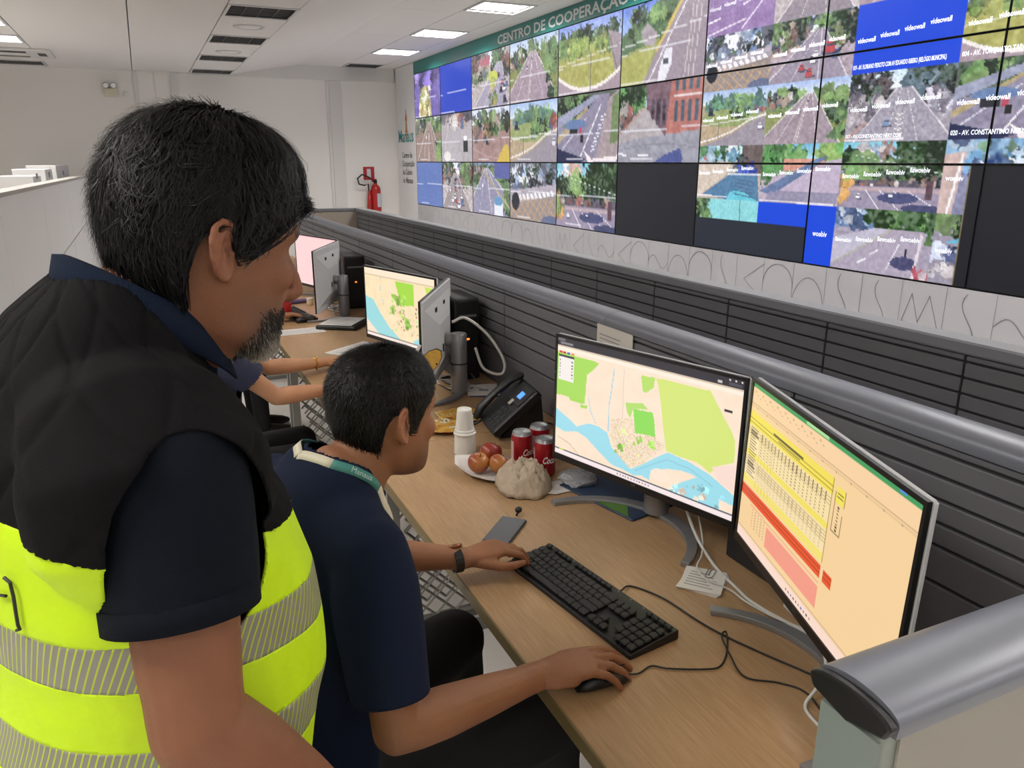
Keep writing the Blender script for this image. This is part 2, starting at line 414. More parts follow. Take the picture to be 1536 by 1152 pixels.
# low white partition on the left with binders behind it
a0, a1 = np.array((-.578, 11.95)), np.array((-.718, 5.16)); dv = (a1 - a0) / np.linalg.norm(a1 - a0); a2 = a0 + dv * 8.6; nrm = np.array((dv[1], -dv[0]))
if nrm[0] > 0: nrm = -nrm
lw_ = thing('partition', 'long white half-height partition along the left side', 'partition', (0, 0, 0))
def slab(p, q, t0, t1, z0a, z1a, z0b, z1b):
    m = MB(); P = [p + nrm*t0, q + nrm*t0, q + nrm*t1, p + nrm*t1]
    zs0 = (z0a, z0b, z0b, z0a); zs1 = (z1a, z1b, z1b, z1a)
    m.add([(P[i][0], P[i][1], zs0[i]) for i in range(4)] + [(P[i][0], P[i][1], zs1[i]) for i in range(4)], [(0,3,2,1),(4,5,6,7),(0,1,5,4),(1,2,6,5),(2,3,7,6),(3,0,4,7)])
    return m
nseg = 5
def zg(p): return 1.075 + (.837 - 1.075) * (np.linalg.norm(p - a0) / 6.9)
for i in range(nseg):
    p, q = a0 + dv*(8.6*i/nseg + .003), a0 + dv*(8.6*(i+1)/nseg - .003)
    obj('upper_panel', slab(p, q, 0, .06, zg(p)+.008, 1.49, zg(q)+.008, 1.49), M_wallw, lw_)
    for h in range(2):
        pp, qq = p + (q-p)*(h/2) + dv*.003, p + (q-p)*((h+1)/2) - dv*.003
        obj('lower_panel', slab(pp, qq, 0, .06, 0, zg(pp)-.004, 0, zg(qq)-.004), M_wallw, lw_)
obj('core', slab(a0, a2, .008, .055, 0, 1.485, 0, 1.485), mat('joint_grey', '#8b8785', .6), lw_)
obj('top_rail', slab(a0, a2, -.015, .10, 1.488, 1.512, 1.488, 1.512), mat('rail_pale', '#a9a6a2', .5), lw_)
bpos = [(9.3, .55, .10, 'pale box file with a white square mark on the partition rail end'), (8.4, .5, .05, 'pale box file next to the marked one behind the partition'), (10.6, 1.3, .13, 'long white document box standing nearest the far wall')]
for yy, ln, hh, lb in bpos:
    c = a0 + dv*(11.95-yy) + nrm*.35
    t = thing('document_box', lb, 'box', (c[0], c[1], 1.35), math.atan2(dv[1], dv[0]), group='document boxes behind the left partition')
    obj('carton', MB().bev(-ln/2, ln/2, -.14, .14, 0, .15+hh, .004), M_white, t)
    obj('spine_mark', MB().box(-.06, .06, .1401, .143, .17, .22), mat('mark_grey', '#8d8d98', .5), t)
    obj('shelf_foot', MB().box(-ln/2, ln/2, -.13, .13, -1.35, -.001), M_white, t)

# ------------------------------------------------------------ partitions with slats
ZB = [1.168, 1.148, 1.103, 1.058, 1.012, .966, .890, .742, .40, .02]
def divider(name, label, xf, y0, bays, bay, capped):
    t = thing(name, label, 'divider', (xf, y0, 0))
    L = bays*bay
    obj('core', MB().box(.006, .069, 0, L, 0, 1.168), M_core, t)
    me = {}
    for i in range(bays):
        for a, b in zip(ZB[1:], ZB[:-1]):
            k = (a, b)
            if k not in me: me[k] = MB().bev(0, .02, .004, bay-.004, a+.0035, b-.0035, .0025).mesh('slat'); me[k].materials.append(M_slat)
            o = link('slat' if b > .9 else 'lower_panel', me[k], M_slat, t); o.location = (-.002, i*bay, 0)
    obj('back_panel', MB().box(.068, .076, 0, L, 0, 1.168), M_slat, t)
    if capped:
        n = 12; pr = [(.037+.05*math.cos(a), 1.186+.026*math.sin(a)) for a in np.linspace(0, PI, n)] + [(-.011, 1.170), (.085, 1.170)]
        for i in range(0, bays, 2):
            r = obj('top_rail', MB().prism(pr, 'y', i*bay+.001, min((i+2)*bay, L)-.001), M_rail, t); smooth_angle(r, 50)
    else:
        obj('top_cap', MB().bev(-.006, .08, 0, L, 1.168, 1.205, .006), mat('cap_grey', '#7e8086', .5), t)
    return t
divider('slatted_divider', 'long grey slatted divider with round silver rail behind the desks', 1.31, .466, 9, .8125, True)
divider('slatted_divider', 'second grey slatted divider, in front of the video wall', 2.0, .37, 16, .49, False)
ep = thing('end_panel', 'beige panel closing the far end between the two dividers', 'divider', (1.31, 8.22, 0))
obj('board', MB().bev(.08, .77, 0, .05, 0, 1.17, .004), M_beige, ep); obj('cap', MB().bev(.08, .77, -.006, .056, 1.17, 1.205, .005), mat('cap_grey', '#7e8086', .5), ep)
# near end panel with round rail and black end cap
ne = thing('desk_end_panel', 'grey-green end panel with round rail and black cap nearest the viewer', 'divider', (.55, .39, 0))
obj('board', MB().bev(.004, .755, 0, .072, 0, 1.177, .004), M_panel, ne)
obj('face_sheet', MB().box(.022, .755, -.0035, -.0005, 0, 1.172), M_panelb, ne)
pr = [(.036+.047*math.cos(a), 1.193+.017*math.sin(a)) for a in np.linspace(0, PI, 14)] + [(-.009, 1.178), (.081, 1.178)]
smooth_angle(obj('top_rail', MB().prism(pr, 'x', .007, .75), M_rail, ne), 50)
pc = [(.036+.048*math.cos(a), 1.192+.014*math.sin(a)) for a in np.linspace(0, PI, 14)] + [(-.006, 1.180), (.036, 1.170), (.078, 1.180)]
obj('end_cap', MB().prism(pc, 'x', -.006, .0065), M_black, ne, bevel=.003)
obj('edge_strip', MB().box(.0, .004, .002, .070, 0, 1.168), mat('strip_green', '#7f8a86', .5), ne)

# ------------------------------------------------------------ desks
def wood():
    m = bpy.data.materials.new('oak_laminate'); m.use_nodes = True; nt = m.node_tree; b = nt.nodes['Principled BSDF']
    tc = nt.nodes.new('ShaderNodeTexCoord'); mp = nt.nodes.new('ShaderNodeMapping'); mp.inputs['Scale'].default_value = (55, 2.2, 30)
    nt.links.new(tc.outputs['Object'], mp.inputs[0])
    n = nt.nodes.new('ShaderNodeTexNoise'); n.inputs['Scale'].default_value = 4; n.inputs['Detail'].default_value = 8; n.inputs['Roughness'].default_value = .65
    nt.links.new(mp.outputs[0], n.inputs['Vector'])
    mp2 = nt.nodes.new('ShaderNodeMapping'); mp2.inputs['Scale'].default_value = (6, .6, 6); nt.links.new(tc.outputs['Object'], mp2.inputs[0])
    n2 = nt.nodes.new('ShaderNodeTexNoise'); n2.inputs['Scale'].default_value = 1.5; n2.inputs['Detail'].default_value = 3; nt.links.new(mp2.outputs[0], n2.inputs['Vector'])
    mx = nt.nodes.new('ShaderNodeMath'); mx.operation = 'MULTIPLY_ADD'; mx.inputs[1].default_value = .75; nt.links.new(n.outputs[0], mx.inputs[0])
    m2 = nt.nodes.new('ShaderNodeMath'); m2.operation = 'MULTIPLY'; m2.inputs[1].default_value = .25; nt.links.new(n2.outputs[0], m2.inputs[0]); nt.links.new(m2.outputs[0], mx.inputs[2])
    r = nt.nodes.new('ShaderNodeValToRGB'); r.color_ramp.elements[0].position = .32; r.color_ramp.elements[1].position = .68
    r.color_ramp.elements[0].color = (*lin('#94744f'), 1); r.color_ramp.elements[1].color = (*lin('#b39370'), 1)
    nt.links.new(mx.outputs[0], r.inputs[0]); nt.links.new(r.outputs[0], b.inputs['Base Color'])
    b.inputs['Roughness'].default_value = .42
    bp = nt.nodes.new('ShaderNodeBump'); bp.inputs['Strength'].default_value = .06; bp.inputs['Distance'].default_value = .003; nt.links.new(n.outputs[0], bp.inputs['Height']); nt.links.new(bp.outputs[0], b.inputs['Normal'])
    return m
M_wood = wood(); M_edge = mat('desk_edging', '#6e5f3d', .5); M_leg = mat('leg_grey', '#84827d', .5)
DZ = .75
DESKB = [.468, 2.40, 4.33, 6.26, 8.16]
dl = ['oak desk nearest the viewer with the young man\'s keyboard and two monitors', 'second oak desk from the viewer, with the butterfly monitor', 'third oak desk from the viewer, with the red drink bottle', 'farthest oak desk hidden behind the standing man']
for i in range(4):
    y0, y1 = DESKB[i], DESKB[i+1]
    t = thing('desk', dl[i], 'desk', (.56, y0, 0), group='row of oak desks')
    obj('top', MB().box(.004, .744, .001, y1-y0-.001, DZ-.03, DZ), M_wood, t, bevel=.002)
    obj('edge_band', MB().bev(0, .0045, .001, y1-y0-.001, DZ-.031, DZ-.001, .001), M_edge, t)
    for yy in (.03, y1-y0-.07):
        lg = obj('leg', MB().box(.06, .10, yy, yy+.04, .03, DZ-.031).box(.64, .68, yy, yy+.04, .03, DZ-.031).box(.06, .68, yy, yy+.04, DZ-.07, DZ-.031).box(.04, .72, yy, yy+.04, .0, .03), M_leg, t)
        lt = MB()
        for q in np.arange(-.6, .62, .075):
            for sgn in (1, -1):
                p0, p1 = np.array((q, .1)), np.array((q + sgn*.55, .65))
                for tt in np.linspace(0, 1, 12):
                    a = p0 + (p1-p0)*tt; b2 = p0 + (p1-p0)*min(1, tt+1/11)
                    if .1 <= a[0] <= .64 and .1 <= b2[0] <= .64 and tt < 1: lt.tube([(a[0], yy+.02, a[1]), (b2[0], yy+.02, b2[1])], .005, 4)
        obj('lattice', lt, M_leg, lg)

# ------------------------------------------------------------ painting of screen pictures (arrays that become vertex colours)
def hexa(c):
    c = c.lstrip('#'); c = c if len(c) == 6 else ''.join(x+x for x in c)
    return np.array([int(c[i:i+2], 16)/255 for i in (0, 2, 4)])
def vnoise(h, w, sx, sy, seed):
    r = np.random.default_rng(seed); g = r.random((int(sy)+3, int(sx)+3))
    y = np.linspace(0, sy, h); x = np.linspace(0, sx, w); yi = y.astype(int); xi = x.astype(int); fy = (y-yi)[:, None]; fx = (x-xi)[None]
    fy = fy*fy*(3-2*fy); fx = fx*fx*(3-2*fx)
    a = g[yi][:, xi]; b = g[yi][:, xi+1]; c = g[yi+1][:, xi]; d = g[yi+1][:, xi+1]
    return (a*(1-fx)+b*fx)*(1-fy) + (c*(1-fx)+d*fx)*fy
class Pic:
    def __init__(s, A, seed=0):
        s.A = A; s.h, s.w = A.shape[:2]; s.V, s.U = np.mgrid[0:s.h, 0:s.w]; s.U = (s.U+.5)/s.w; s.V = (s.V+.5)/s.h; s.seed = seed; s.nf = [vnoise(s.h, s.w, s.w/3.0, s.h/3.0, seed*7+k) - .5 for k in range(5)]
    def put(s, m, c, a=1.):
        m = np.clip(m.astype(float), 0, 1)[..., None]*a; s.A[...] = s.A*(1-m) + (hexa(c) if isinstance(c, str) else c)*m; return s
    def fill(s, c): s.A[...] = hexa(c); return s
    def inside(s, P):
        m = np.zeros((s.h, s.w), bool); n = len(P)
        for i in range(n):
            x0, y0 = P[i]; x1, y1 = P[(i+1) % n]
            if y0 == y1: continue
            c = ((y0 > s.V) != (y1 > s.V)) & (s.U < (x1-x0)*(s.V-y0)/(y1-y0)+x0); m ^= c
        return m
    def poly(s, P, c, a=1.): return s.put(s.inside(P), c, a)
    def rect(s, x0, y0, x1, y1, c, a=1.): return s.put((s.U >= x0) & (s.U <= x1) & (s.V >= y0) & (s.V <= y1), c, a)
    def ell(s, x, y, rx, ry, c, a=1.): return s.put(((s.U-x)/rx)**2+((s.V-y)/ry)**2 < 1, c, a)
    def line(s, P, wd, c, a=1.):
        asp = s.w/s.h; m = np.zeros((s.h, s.w), bool)
        for (x0, y0), (x1, y1) in zip(P[:-1], P[1:]):
            dx, dy = (x1-x0)*asp, y1-y0; L = dx*dx+dy*dy+1e-9
            t = np.clip((((s.U-x0)*asp)*dx+(s.V-y0)*dy)/L, 0, 1)
            m |= ((s.U-x0)*asp-t*dx)**2+(s.V-y0-t*dy)**2 < (wd/2)**2
        return s.put(m, c, a)
    def grad(s, y0, y1, c0, c1):
        t = np.clip((s.V-y0)/(y1-y0+1e-9), 0, 1)[..., None]; m = (s.V >= y0) & (s.V <= y1)
        s.A[m] = (hexa(c0)*(1-t)+hexa(c1)*t)[m]; return s
    def nz(s, amp, sx, sy, m=None):
        s.seed += 1; n = (vnoise(s.h, s.w, sx, sy, s.seed)-.5)*2*amp
        s.A[...] = np.clip(s.A + (n if m is None else n*m)[..., None], 0, 1); return s
    def blobs(s, n, x0, y0, x1, y1, r, cols):
        s.seed += 1; g = np.random.default_rng(s.seed)
        for _ in range(n):
            rr = r*(.35+.9*g.random()); x, y = x0+(x1-x0)*g.random(), y0+(y1-y0)*g.random(); s.seed += 1
            n = s.nf[s.seed % 5]
            m = ((s.U-x)/rr)**2+((s.V-y)/(rr*s.w/s.h*.9))**2 + n*2.4 < 1
            c = np.clip(hexa(cols[g.integers(len(cols))])*(.75+.5*g.random()) + n[..., None]*.22, 0, 1); s.put(m, c, .9)
        return s
    def car(s, x, y, k, c):
        s.ell(x+k*.15, y+k*.55, k*.75, k*.32, '#1b2030', .7); s.rect(x-k*.45, y-k*.3, x+k*.45, y+k*.55, c); s.rect(x-k*.36, y-k*.7, x+k*.36, y-k*.2, '#2c3442'); s.rect(x-k*.3, y-k*.85, x+k*.3, y-k*.6, c); return s
    def road(s, vx, vy, bl, br, c, lanes=3, tw=.03, lane='#e9e6e2'):
        s.poly([(vx-tw, vy), (vx+tw, vy), (br, 1.02), (bl, 1.02)], c)
        for k in range(lanes+1):
            f = k/lanes; s.line([(vx-tw+2*tw*f, vy), (bl+(br-bl)*f, 1.0)], .012 if 0 < k < lanes else .022, lane, .75)
        return s
TREE = ['#27452a', '#3d6a2f', '#55873a', '#1f3323', '#6f9a45']; SUB = ['#7b5f4a', '#a88f7a', '#8c4b3b', '#4a505a', '#c7bfb5', '#34404a']
def p_highway(p, sky='#9fc0ea', road='#9d8691', vx=.5, vy=.2, bl=-.15, br=1.0, side='#7d8a35'):
    p.fill(side); p.grad(0, vy+.02, sky, '#dfe7ef'); p.blobs(60, 0, vy-.06, 1, vy+.22, .06, TREE); p.blobs(14, 0, vy-.02, .35, vy+.2, .04, SUB)
    p.road(vx, vy, bl, br, road, 4, .05); p.line([(vx-.01, vy), ((bl+br)/2-.03, 1)], .025, '#d8c3b0', .8); p.blobs(10, .8, .45, 1, .95, .07, TREE); p.nz(.05, 30, 30)
    p.car(vx-.12, .45, .04, '#dfe0e4'); p.car(vx-.02, .32, .025, '#3a3f48')
def p_lawn(p):
    p.fill('#a9a93a'); p.grad(0, .3, '#6d8fe8', '#a9c6ee'); p.blobs(60, .02, .18, .95, .36, .07, TREE); p.blobs(40, .05, .28, .85, .42, .06, ['#8aa63a', '#6f9337', '#a9b046', '#547d33']); p.nz(.07, 25, 18)
    p.poly([(.8, .2), (1, .3), (1, .75), (.93, .8), (.85, .45)], '#97888a'); p.line([(.83, .3), (.95, .75)], .02, '#5a5a48')
    P = [(x, .72+.22*(1-((x-.5)/.5)**2)) for x in np.linspace(-.02, 1.02, 14)]
    p.poly(P+[(1.1, 1.1), (-.1, 1.1)], '#a08a90'); p.line(P, .05, '#f0e8da'); p.line([(.0, .56), (1, .42)], .02, '#e8e8d8', .6); p.line([(.55, .45), (.55, 1)], .008, '#555')
def p_bend(p):
    p.fill('#8f9a3c'); p.grad(0, .4, '#4f79e6', '#9cc0f0'); p.poly([(0, .35), (.5, 0), (.8, 0), (.55, .45), (0, .6)], '#3f6a35'); p.blobs(40, .15, .1, .6, .45, .06, TREE); p.poly([(.25, .35), (.33, .25), (.45, .4), (.42, .55), (.28, .5)], '#9b8f92')
    p.poly([(.02, .62), (.42, .55), (.35, 1), (0, 1)], '#a8ac3a'); p.nz(.06, 25, 18); p.poly([(.75, 0), (1, 0), (1, 1.02), (.28, 1.02), (.5, .5)], '#93838c'); p.line([(.77, 0), (.45, .6)], .05, '#d9b93a'); p.line([(.8, .05), (.35, 1)], .02, '#eee')
    for k in (.86, .9, .95): p.line([(k, 0), (k-.08, 1)], .02, '#d5cbbf', .8)
    p.poly([(.5, .8), (.56, .62), (.64, .6), (.63, .8), (.56, 1), (.47, 1)], '#e4e4ea'); p.rect(.53, .72, .6, .8, '#333a48'); p.line([(0, .5), (1, .35)], .02, '#ecece6', .7)
def p_street(p, sky='#d7e6ee', road='#a79c99', seed=0, cars=5, pave='#b6aaa4', left=None, vx=.55, red=False):
    g = np.random.default_rng(seed); p.fill(pave); p.grad(0, .25, sky, '#eef2f2'); p.blobs(50, 0, .05, .42, .42, .08, (TREE+SUB) if left is None else left); p.blobs(50, .62, .05, 1, .42, .09, TREE+SUB); p.nz(.1, 30, 24)
    p.road(vx, .22, .05-.1*g.random(), .95, road, 3, .05); p.nz(.04, 40, 40)
    for _ in range(cars):
        y = .35+.55*g.random(); k = .035+.09*(y-.3); p.car(vx+(g.random()-.5)*.9*(y-.15), y, k, ['#e8e8ea', '#2b2f38', '#8a929e', '#c22a2a', '#3f62a8'][g.integers(5)])
    if red: p.car(.72, .55, .13, '#c8202a')
def p_blue(p, c='#1f45c8'): p.fill(c)
def p_purple(p):
    p.fill('#5a49a8'); p.nz(.1, 8, 10); p.rect(0, 0, 1, .25, '#3e3570'); p.blobs(20, 0, .02, 1, .3, .1, ['#7a63c8', '#332c5c', '#9a86d8'])
    for k in range(5): p.line([(.6+.1*k, .25), (.2+.28*k, 1)], .02, '#a794e0', .6)
    p.poly([(.18, .98), (.2, .6), (.32, .35), (.5, .3), (.62, .6), (.66, .98)], '#c8b468'); p.blobs(60, .2, .38, .62, .98, .04, ['#e9dc8a', '#a8903e', '#f4ecc0', '#8a9a3a'])
def p_purplestreet(p):
    p.fill('#8e6aa8'); p.nz(.05, 8, 6); p.rect(0, 0, 1, .25, '#a888b8'); p.blobs(14, 0, 0, .8, .22, .08, ['#c9a0b8', '#6b4f8a', '#d9c6dc', '#8f6f90']); p.line([(.4, .25), (.6, 0)], .03, '#eee'); p.line([(.55, .55), (.7, .48)], .03, '#f0e6f4'); p.line([(.0, .75), (.2, .7)], .03, '#f0e6f4'); p.line([(.55, .95), (1, .3)], .03, '#e8d8ee'); p.line([(.02, .97), (.6, .8)], .03, '#f4f0f4', .8)
def p_cross(p):
    p.fill('#8a8890'); p.rect(0, 0, 1, .45, '#4d5560'); p.blobs(50, 0, .02, 1, .42, .07, ['#2c3a30', '#5b7fae', '#8fa8c8', '#20262e', '#3d5a3c', '#dfe6ee', '#39404a']); p.poly([(0, .5), (1, .34), (1, .55), (0, .72)], '#a59ca4'); p.nz(.06, 24, 20)
    for k in range(9): x = .2+.085*k; p.poly([(x, .56-.012*k), (x+.045, .555-.012*k), (x+.085, .64-.012*k), (x+.03, .66-.012*k)], '#f0eeea')
    p.poly([(.0, .8), (.3, .68), (1, .52), (1, 1), (0, 1)], '#8d8076')
    for k in range(11):
        p.line([(-.2+.14*k, 1.02), (.15+.11*k, .6)], .018, '#d9962f', .9); p.line([(-.1+.14*k, .62), (.25+.14*k, 1.04)], .018, '#d9a85a', .7)
    p.ell(.13, .68, .09, .16, '#1c2430'); p.ell(.9, .97, .2, .1, '#4a5c80')
def p_curve(p):
    p.fill('#b39a6a'); p.grad(0, .25, '#8fb4e2', '#d3e6f2'); p.ell(.55, .32, .5, .2, '#5b8a8a'); p.blobs(40, .1, .15, .9, .38, .07, ['#4c8a5a', '#6a9a4a', '#3c7060']); p.ell(.45, .5, .45, .16, '#8aa04a'); p.blobs(14, .5, .36, .75, .48, .06, TREE); p.nz(.06, 24, 16)
    p.poly([(0, 1.02), (.2, .93), (.5, .8), (.8, .58), (1, .5), (1, 1.02)], '#8d858c'); P = [(0, .93), (.25, .86), (.5, .75), (.75, .57), (1, .47)]; p.line(P, .03, '#ece2d8'); p.line([(.0, .62), (1, .5)], .02, '#f0f0ea', .7); p.line([(.3, .55), (.3, .86)], .014, '#4a4a40'); p.car(.93, .68, .07, '#e0e0e6'); p.car(.15, .38, .09, '#22303a'); p.blobs(3, .85, .3, .97, .4, .05, ['#c0553a', '#3a5a9a'])
def p_violet(p):
    p.fill('#7d7a92'); p.poly([(0, 0), (1, 0), (1, .05), (0, .5)], '#44523e'); p.blobs(30, 0, .02, .5, .36, .08, TREE); p.poly([(0, .5), (.75, .05), (.6, .05), (0, .32)], '#8a93ae'); p.poly([(0, .62), (.5, .2), (.55, .25), (0, .72)], '#b09a5c')
    p.poly([(.0, .75), (.7, .05), (.85, .05), (.6, 1.02), (0, 1.02)], '#7c7790'); p.poly([(.85, .1), (1, 0), (1, .9), (.66, .95)], '#9d8a88'); p.poly([(.9, .1), (1, .02), (1, .7), (.88, .75)], '#5f7f3a'); p.nz(.05, 24, 20)
    for k in range(9): p.line([(.74-.02*k, .35+.06*k), (.8-.02*k, .33+.06*k)], .02, '#e8e8ee')
    p.line([(.0, .9), (.5, .35)], .02, '#e8e8ee', .8); p.line([(.38, 1), (.72, .2)], .025, '#f0eef0'); p.poly([(.45, .8), (.6, .95), (1, .9), (1, .97), (.55, 1)], '#f0e6e0'); p.poly([(0, .78), (.5, .95), (.4, 1.02), (0, 1.02)], '#1f2850')
    p.ell(.32, .44, .18, .08, '#4a72a8'); p.rect(.22, .5, .36, .6, '#23262e'); p.rect(.38, .47, .43, .6, '#c02a40'); p.rect(.41, .58, .46, .7, '#222')
def p_brick(p):
    p.fill('#a39ea2'); p.grad(0, .3, '#5f98e0', '#b8d4ee'); p.blobs(40, .0, .0, .32, .3, .08, ['#2f6a2a', '#4f9a38', '#1f3a1f']); p.blobs(14, 0, .3, .18, .6, .06, SUB)
    p.poly([(.35, .0), (.65, .0), (.62, .7), (.36, .3)], '#6a4850'); p.poly([(.65, 0), (1.02, -.05), (1.02, .6), (.6, .7)], '#b8604c')
    for k in range(4):
        x = .7+.075*k; p.rect(x, .25, x+.035, .5, '#2f4a58'); p.rect(x, .0, x+.03, .13, '#34505c'); p.rect(x-.02, .17, x+.06, .2, '#e0d4cc')
    for k in range(3): p.rect(.42+.07*k, .2, .46+.07*k, .52, '#39303c')
    p.poly([(.3, .3), (.35, .3), (.6, .7), (.0, .8), (0, .66)], '#a8a09c'); p.poly([(0, .75), (.25, .68), (.6, .65), (1, .6), (1, 1.02), (0, 1.02)], '#8b8e98'); p.nz(.06, 24, 20); p.line([(0, .62), (.33, .3)], .02, '#c9774a', .8)
    P = [(x, .84-.08*math.sin(x*3)) for x in np.linspace(0, 1, 10)]; p.line(P, .02, '#73757e', .8); p.poly([(.45, 1.02), (.6, .9), (.78, .82), (.82, .95), (.8, 1.02)], '#2c3f8a'); p.line([(.0, .88), (.12, .9)], .025, '#eee'); p.line([(.28, .9), (.4, .9)], .025, '#eee')
def p_cyan(p):
    p.fill('#b8a58e'); p.rect(0, 0, 1, .28, '#7fb6d2'); p.blobs(26, 0, .02, 1, .3, .07, ['#3d7a3a', '#a8cfe0', '#d84a3a', '#4d90b0', '#e8eef0', '#27552e']); p.poly([(0, .35), (.55, .3), (.45, .55), (0, 1)], '#d2c0a4'); p.rect(.7, 0, 1, .5, '#55463c'); p.blobs(8, .6, .3, .85, .5, .07, ['#2c50c8', '#2e3a3a', '#4a3a34']); p.nz(.05, 20, 16)
    p.poly([(.1, .92), (.55, .5), (.95, .5), (1, 1), (.5, 1)], '#2f6f9a'); p.poly([(.55, .85), (.7, .8), (1, 1.02), (.5, 1.02)], '#3cc6d8'); [p.line([(.62, .6+.07*k), (.9, .66+.07*k)], .02, '#2a4f78') for k in range(5)]; p.line([(0, .94), (.5, .95)], .025, '#f0f0f0', .8); p.rect(.5, .5, 1, .53, '#e8eef4', .7)
def p_pinkroad(p):
    p.fill('#b3a0b2'); p.grad(0, .3, '#4fb0d8', '#a8dce8'); p.blobs(30, 0, .05, .5, .5, .1, ['#3f8a34', '#67a845', '#245a28']); p.blobs(16, .75, .05, 1, .4, .09, ['#4f9a3a', '#8ab84a']); p.rect(.3, .25, .8, .45, '#d88a6a'); p.poly([(.0, .8), (.7, .25), (.85, .2), (.5, .6), (.2, .9)], '#4a6a98'); p.nz(.05, 20, 16)
    p.poly([(.0, 1.02), (.8, .3), (1, .25), (1, 1.02)], '#b6a4bc'); p.poly([(.15, .8), (1, .78), (.98, 1.02), (.05, 1.02)], '#85809c'); p.line([(0, .97), (.95, .98)], .03, '#f4f0f0', .8)
def p_trees(p):
    p.fill('#8f849a'); p.grad(0, .35, '#53c2d8', '#b8e6ea'); p.blobs(12, .15, .05, .5, .3, .08, ['#c08a72', '#d8d0c8', '#8aa4c0']); p.blobs(70, .0, .25, 1, .55, .09, TREE); p.blobs(30, .62, 0, 1, .5, .12, ['#23401f', '#35592c', '#1a2e1a']); p.rect(0, .55, 1, .66, '#4a4450'); p.blobs(26, 0, .53, 1, .66, .04, SUB); p.nz(.07, 34, 20)
    p.rect(.0, .66, 1, 1, '#8b8098'); p.rect(.1, .68, 1, .74, '#b69a9c'); [p.line([(.3+.14*k, .72), (.45+.2*k, 1)], .012, '#eee') for k in range(4)]
    p.ell(.62, .82, .2, .08, '#2b3568'); p.ell(.86, .96, .2, .06, '#262f5c'); p.rect(.88, .55, .94, .82, '#4a2c34'); p.car(.22, .82, .05, '#e4e6e6'); p.car(.55, .78, .045, '#dfe4ea'); p.blobs(8, 0, .5, .12, .95, .05, ['#d89a3a', '#c8702a', '#7aa83a'])
    [p.line([(.15, .2+.04*k), (1, .45+.05*k)], .008, '#5a6a70' if k else '#dfe8e8', .8) for k in range(3)]
def p_bluestreet(p):
    p.fill('#74799c'); p.rect(0, 0, 1, .3, '#7fb4d8'); p.blobs(40, .1, 0, 1, .35, .09, ['#4c8ab8', '#2d4a7a', '#6a9a6a', '#b8d4e4', '#274a34']); p.poly([(0, .2), (.18, .15), (.12, 1), (0, 1)], '#c8a898'); p.nz(.05, 20, 16); p.line([(.15, .2), (.08, 1)], .04, '#eee'); p.line([(.3, .3), (.7, .7)], .025, '#eee'); p.line([(.5, .25), (1, .55)], .025, '#dce4ea'); p.poly([(.6, .25), (1, .3), (1, .5)], '#9ab8c8'); p.ell(.3, .45, .09, .09, '#27488f')
def p_avenue(p):
    p.fill('#9a90a4'); p.rect(0, 0, .45, .3, '#4f78a8'); p.blobs(30, 0, 0, .45, .3, .07, ['#3b5f92', '#8fb2d2', '#24406a', '#d2dee8']); p.blobs(50, .4, 0, 1, .3, .1, ['#27481f', '#3a6a2c', '#1b3318', '#5a8f3a']); p.nz(.05, 30, 20)
    p.poly([(0, .5), (.45, .28), (.6, .28), (0, .95)], '#b4b0c2'); p.poly([(0, .95), (.62, .28), (.95, .3), (.85, 1.02), (0, 1.02)], '#9f94a6'); p.line([(-.02, .95), (.6, .3)], .03, '#a8a88a'); p.line([(.3, .85), (.38, .78)], .025, '#f2f0f2'); p.line([(.42, .7), (.5, .62)], .02, '#f2f0f2'); p.line([(.6, .9), (.7, .5)], .02, '#e4e0e8'); p.ell(.76, .78, .13, .1, '#2a2f5c'); p.rect(.76, .55, .785, .68, '#2a2230'); p.line([(.9, .35), (.86, 1)], .05, '#d8ccd0'); p.blobs(4, .9, .9, 1, 1, .06, ['#c83040', '#e0d8d8'])
def p_roofs(p):
    p.fill('#8a8494'); p.rect(0, 0, 1, .2, '#3f6040'); p.blobs(20, 0, 0, 1, .25, .12, TREE); p.poly([(.1, .4), (.5, .16), (1, .2), (1, .4)], '#3ab0d8'); p.blobs(20, 0, .4, 1, .65, .1, ['#3b4a7a', '#7f90b8', '#2a3352', '#b8c4d8']); p.blobs(60, 0, .7, 1, 1, .04, ['#c4bcb8', '#8f8690', '#e4dedc'])
def p_greystreet(p):
    p.fill('#98939c'); p.grad(0, .25, '#bfe2ea', '#eaf4f2'); p.blobs(50, 0, .05, .42, .45, .09, ['#27382a', '#3c5a44', '#5a4c48', '#2a3038', '#7f8890']); p.blobs(50, .62, 0, 1, .4, .1, ['#2f4a36', '#3c5660', '#55707a', '#27302c']); p.blobs(60, 0, .38, .35, .75, .05, ['#b0a4a4', '#8f8890', '#55505a', '#c8c0bc']); p.blobs(30, .8, .3, 1, .6, .05, ['#b8b4c0', '#77727e'])
    p.road(.55, .25, .1, 1.05, '#948f9c', 3, .07); p.nz(.09, 60, 40); p.line([(.53, .55), (.55, 1)], .06, '#b6b0b4', .6); [p.line([(.5, .6+.07*k), (.54, .63+.07*k), (.58, .6+.07*k)], .014, '#e8e4dc') for k in range(6)]; p.car(.42, .74, .07, '#5f86b4'); p.line([(.02, .95), (.2, .72)], .06, '#b88a78', .8); p.line([(0, .97), (.6, .96)], .025, '#f2f0f0', .8)

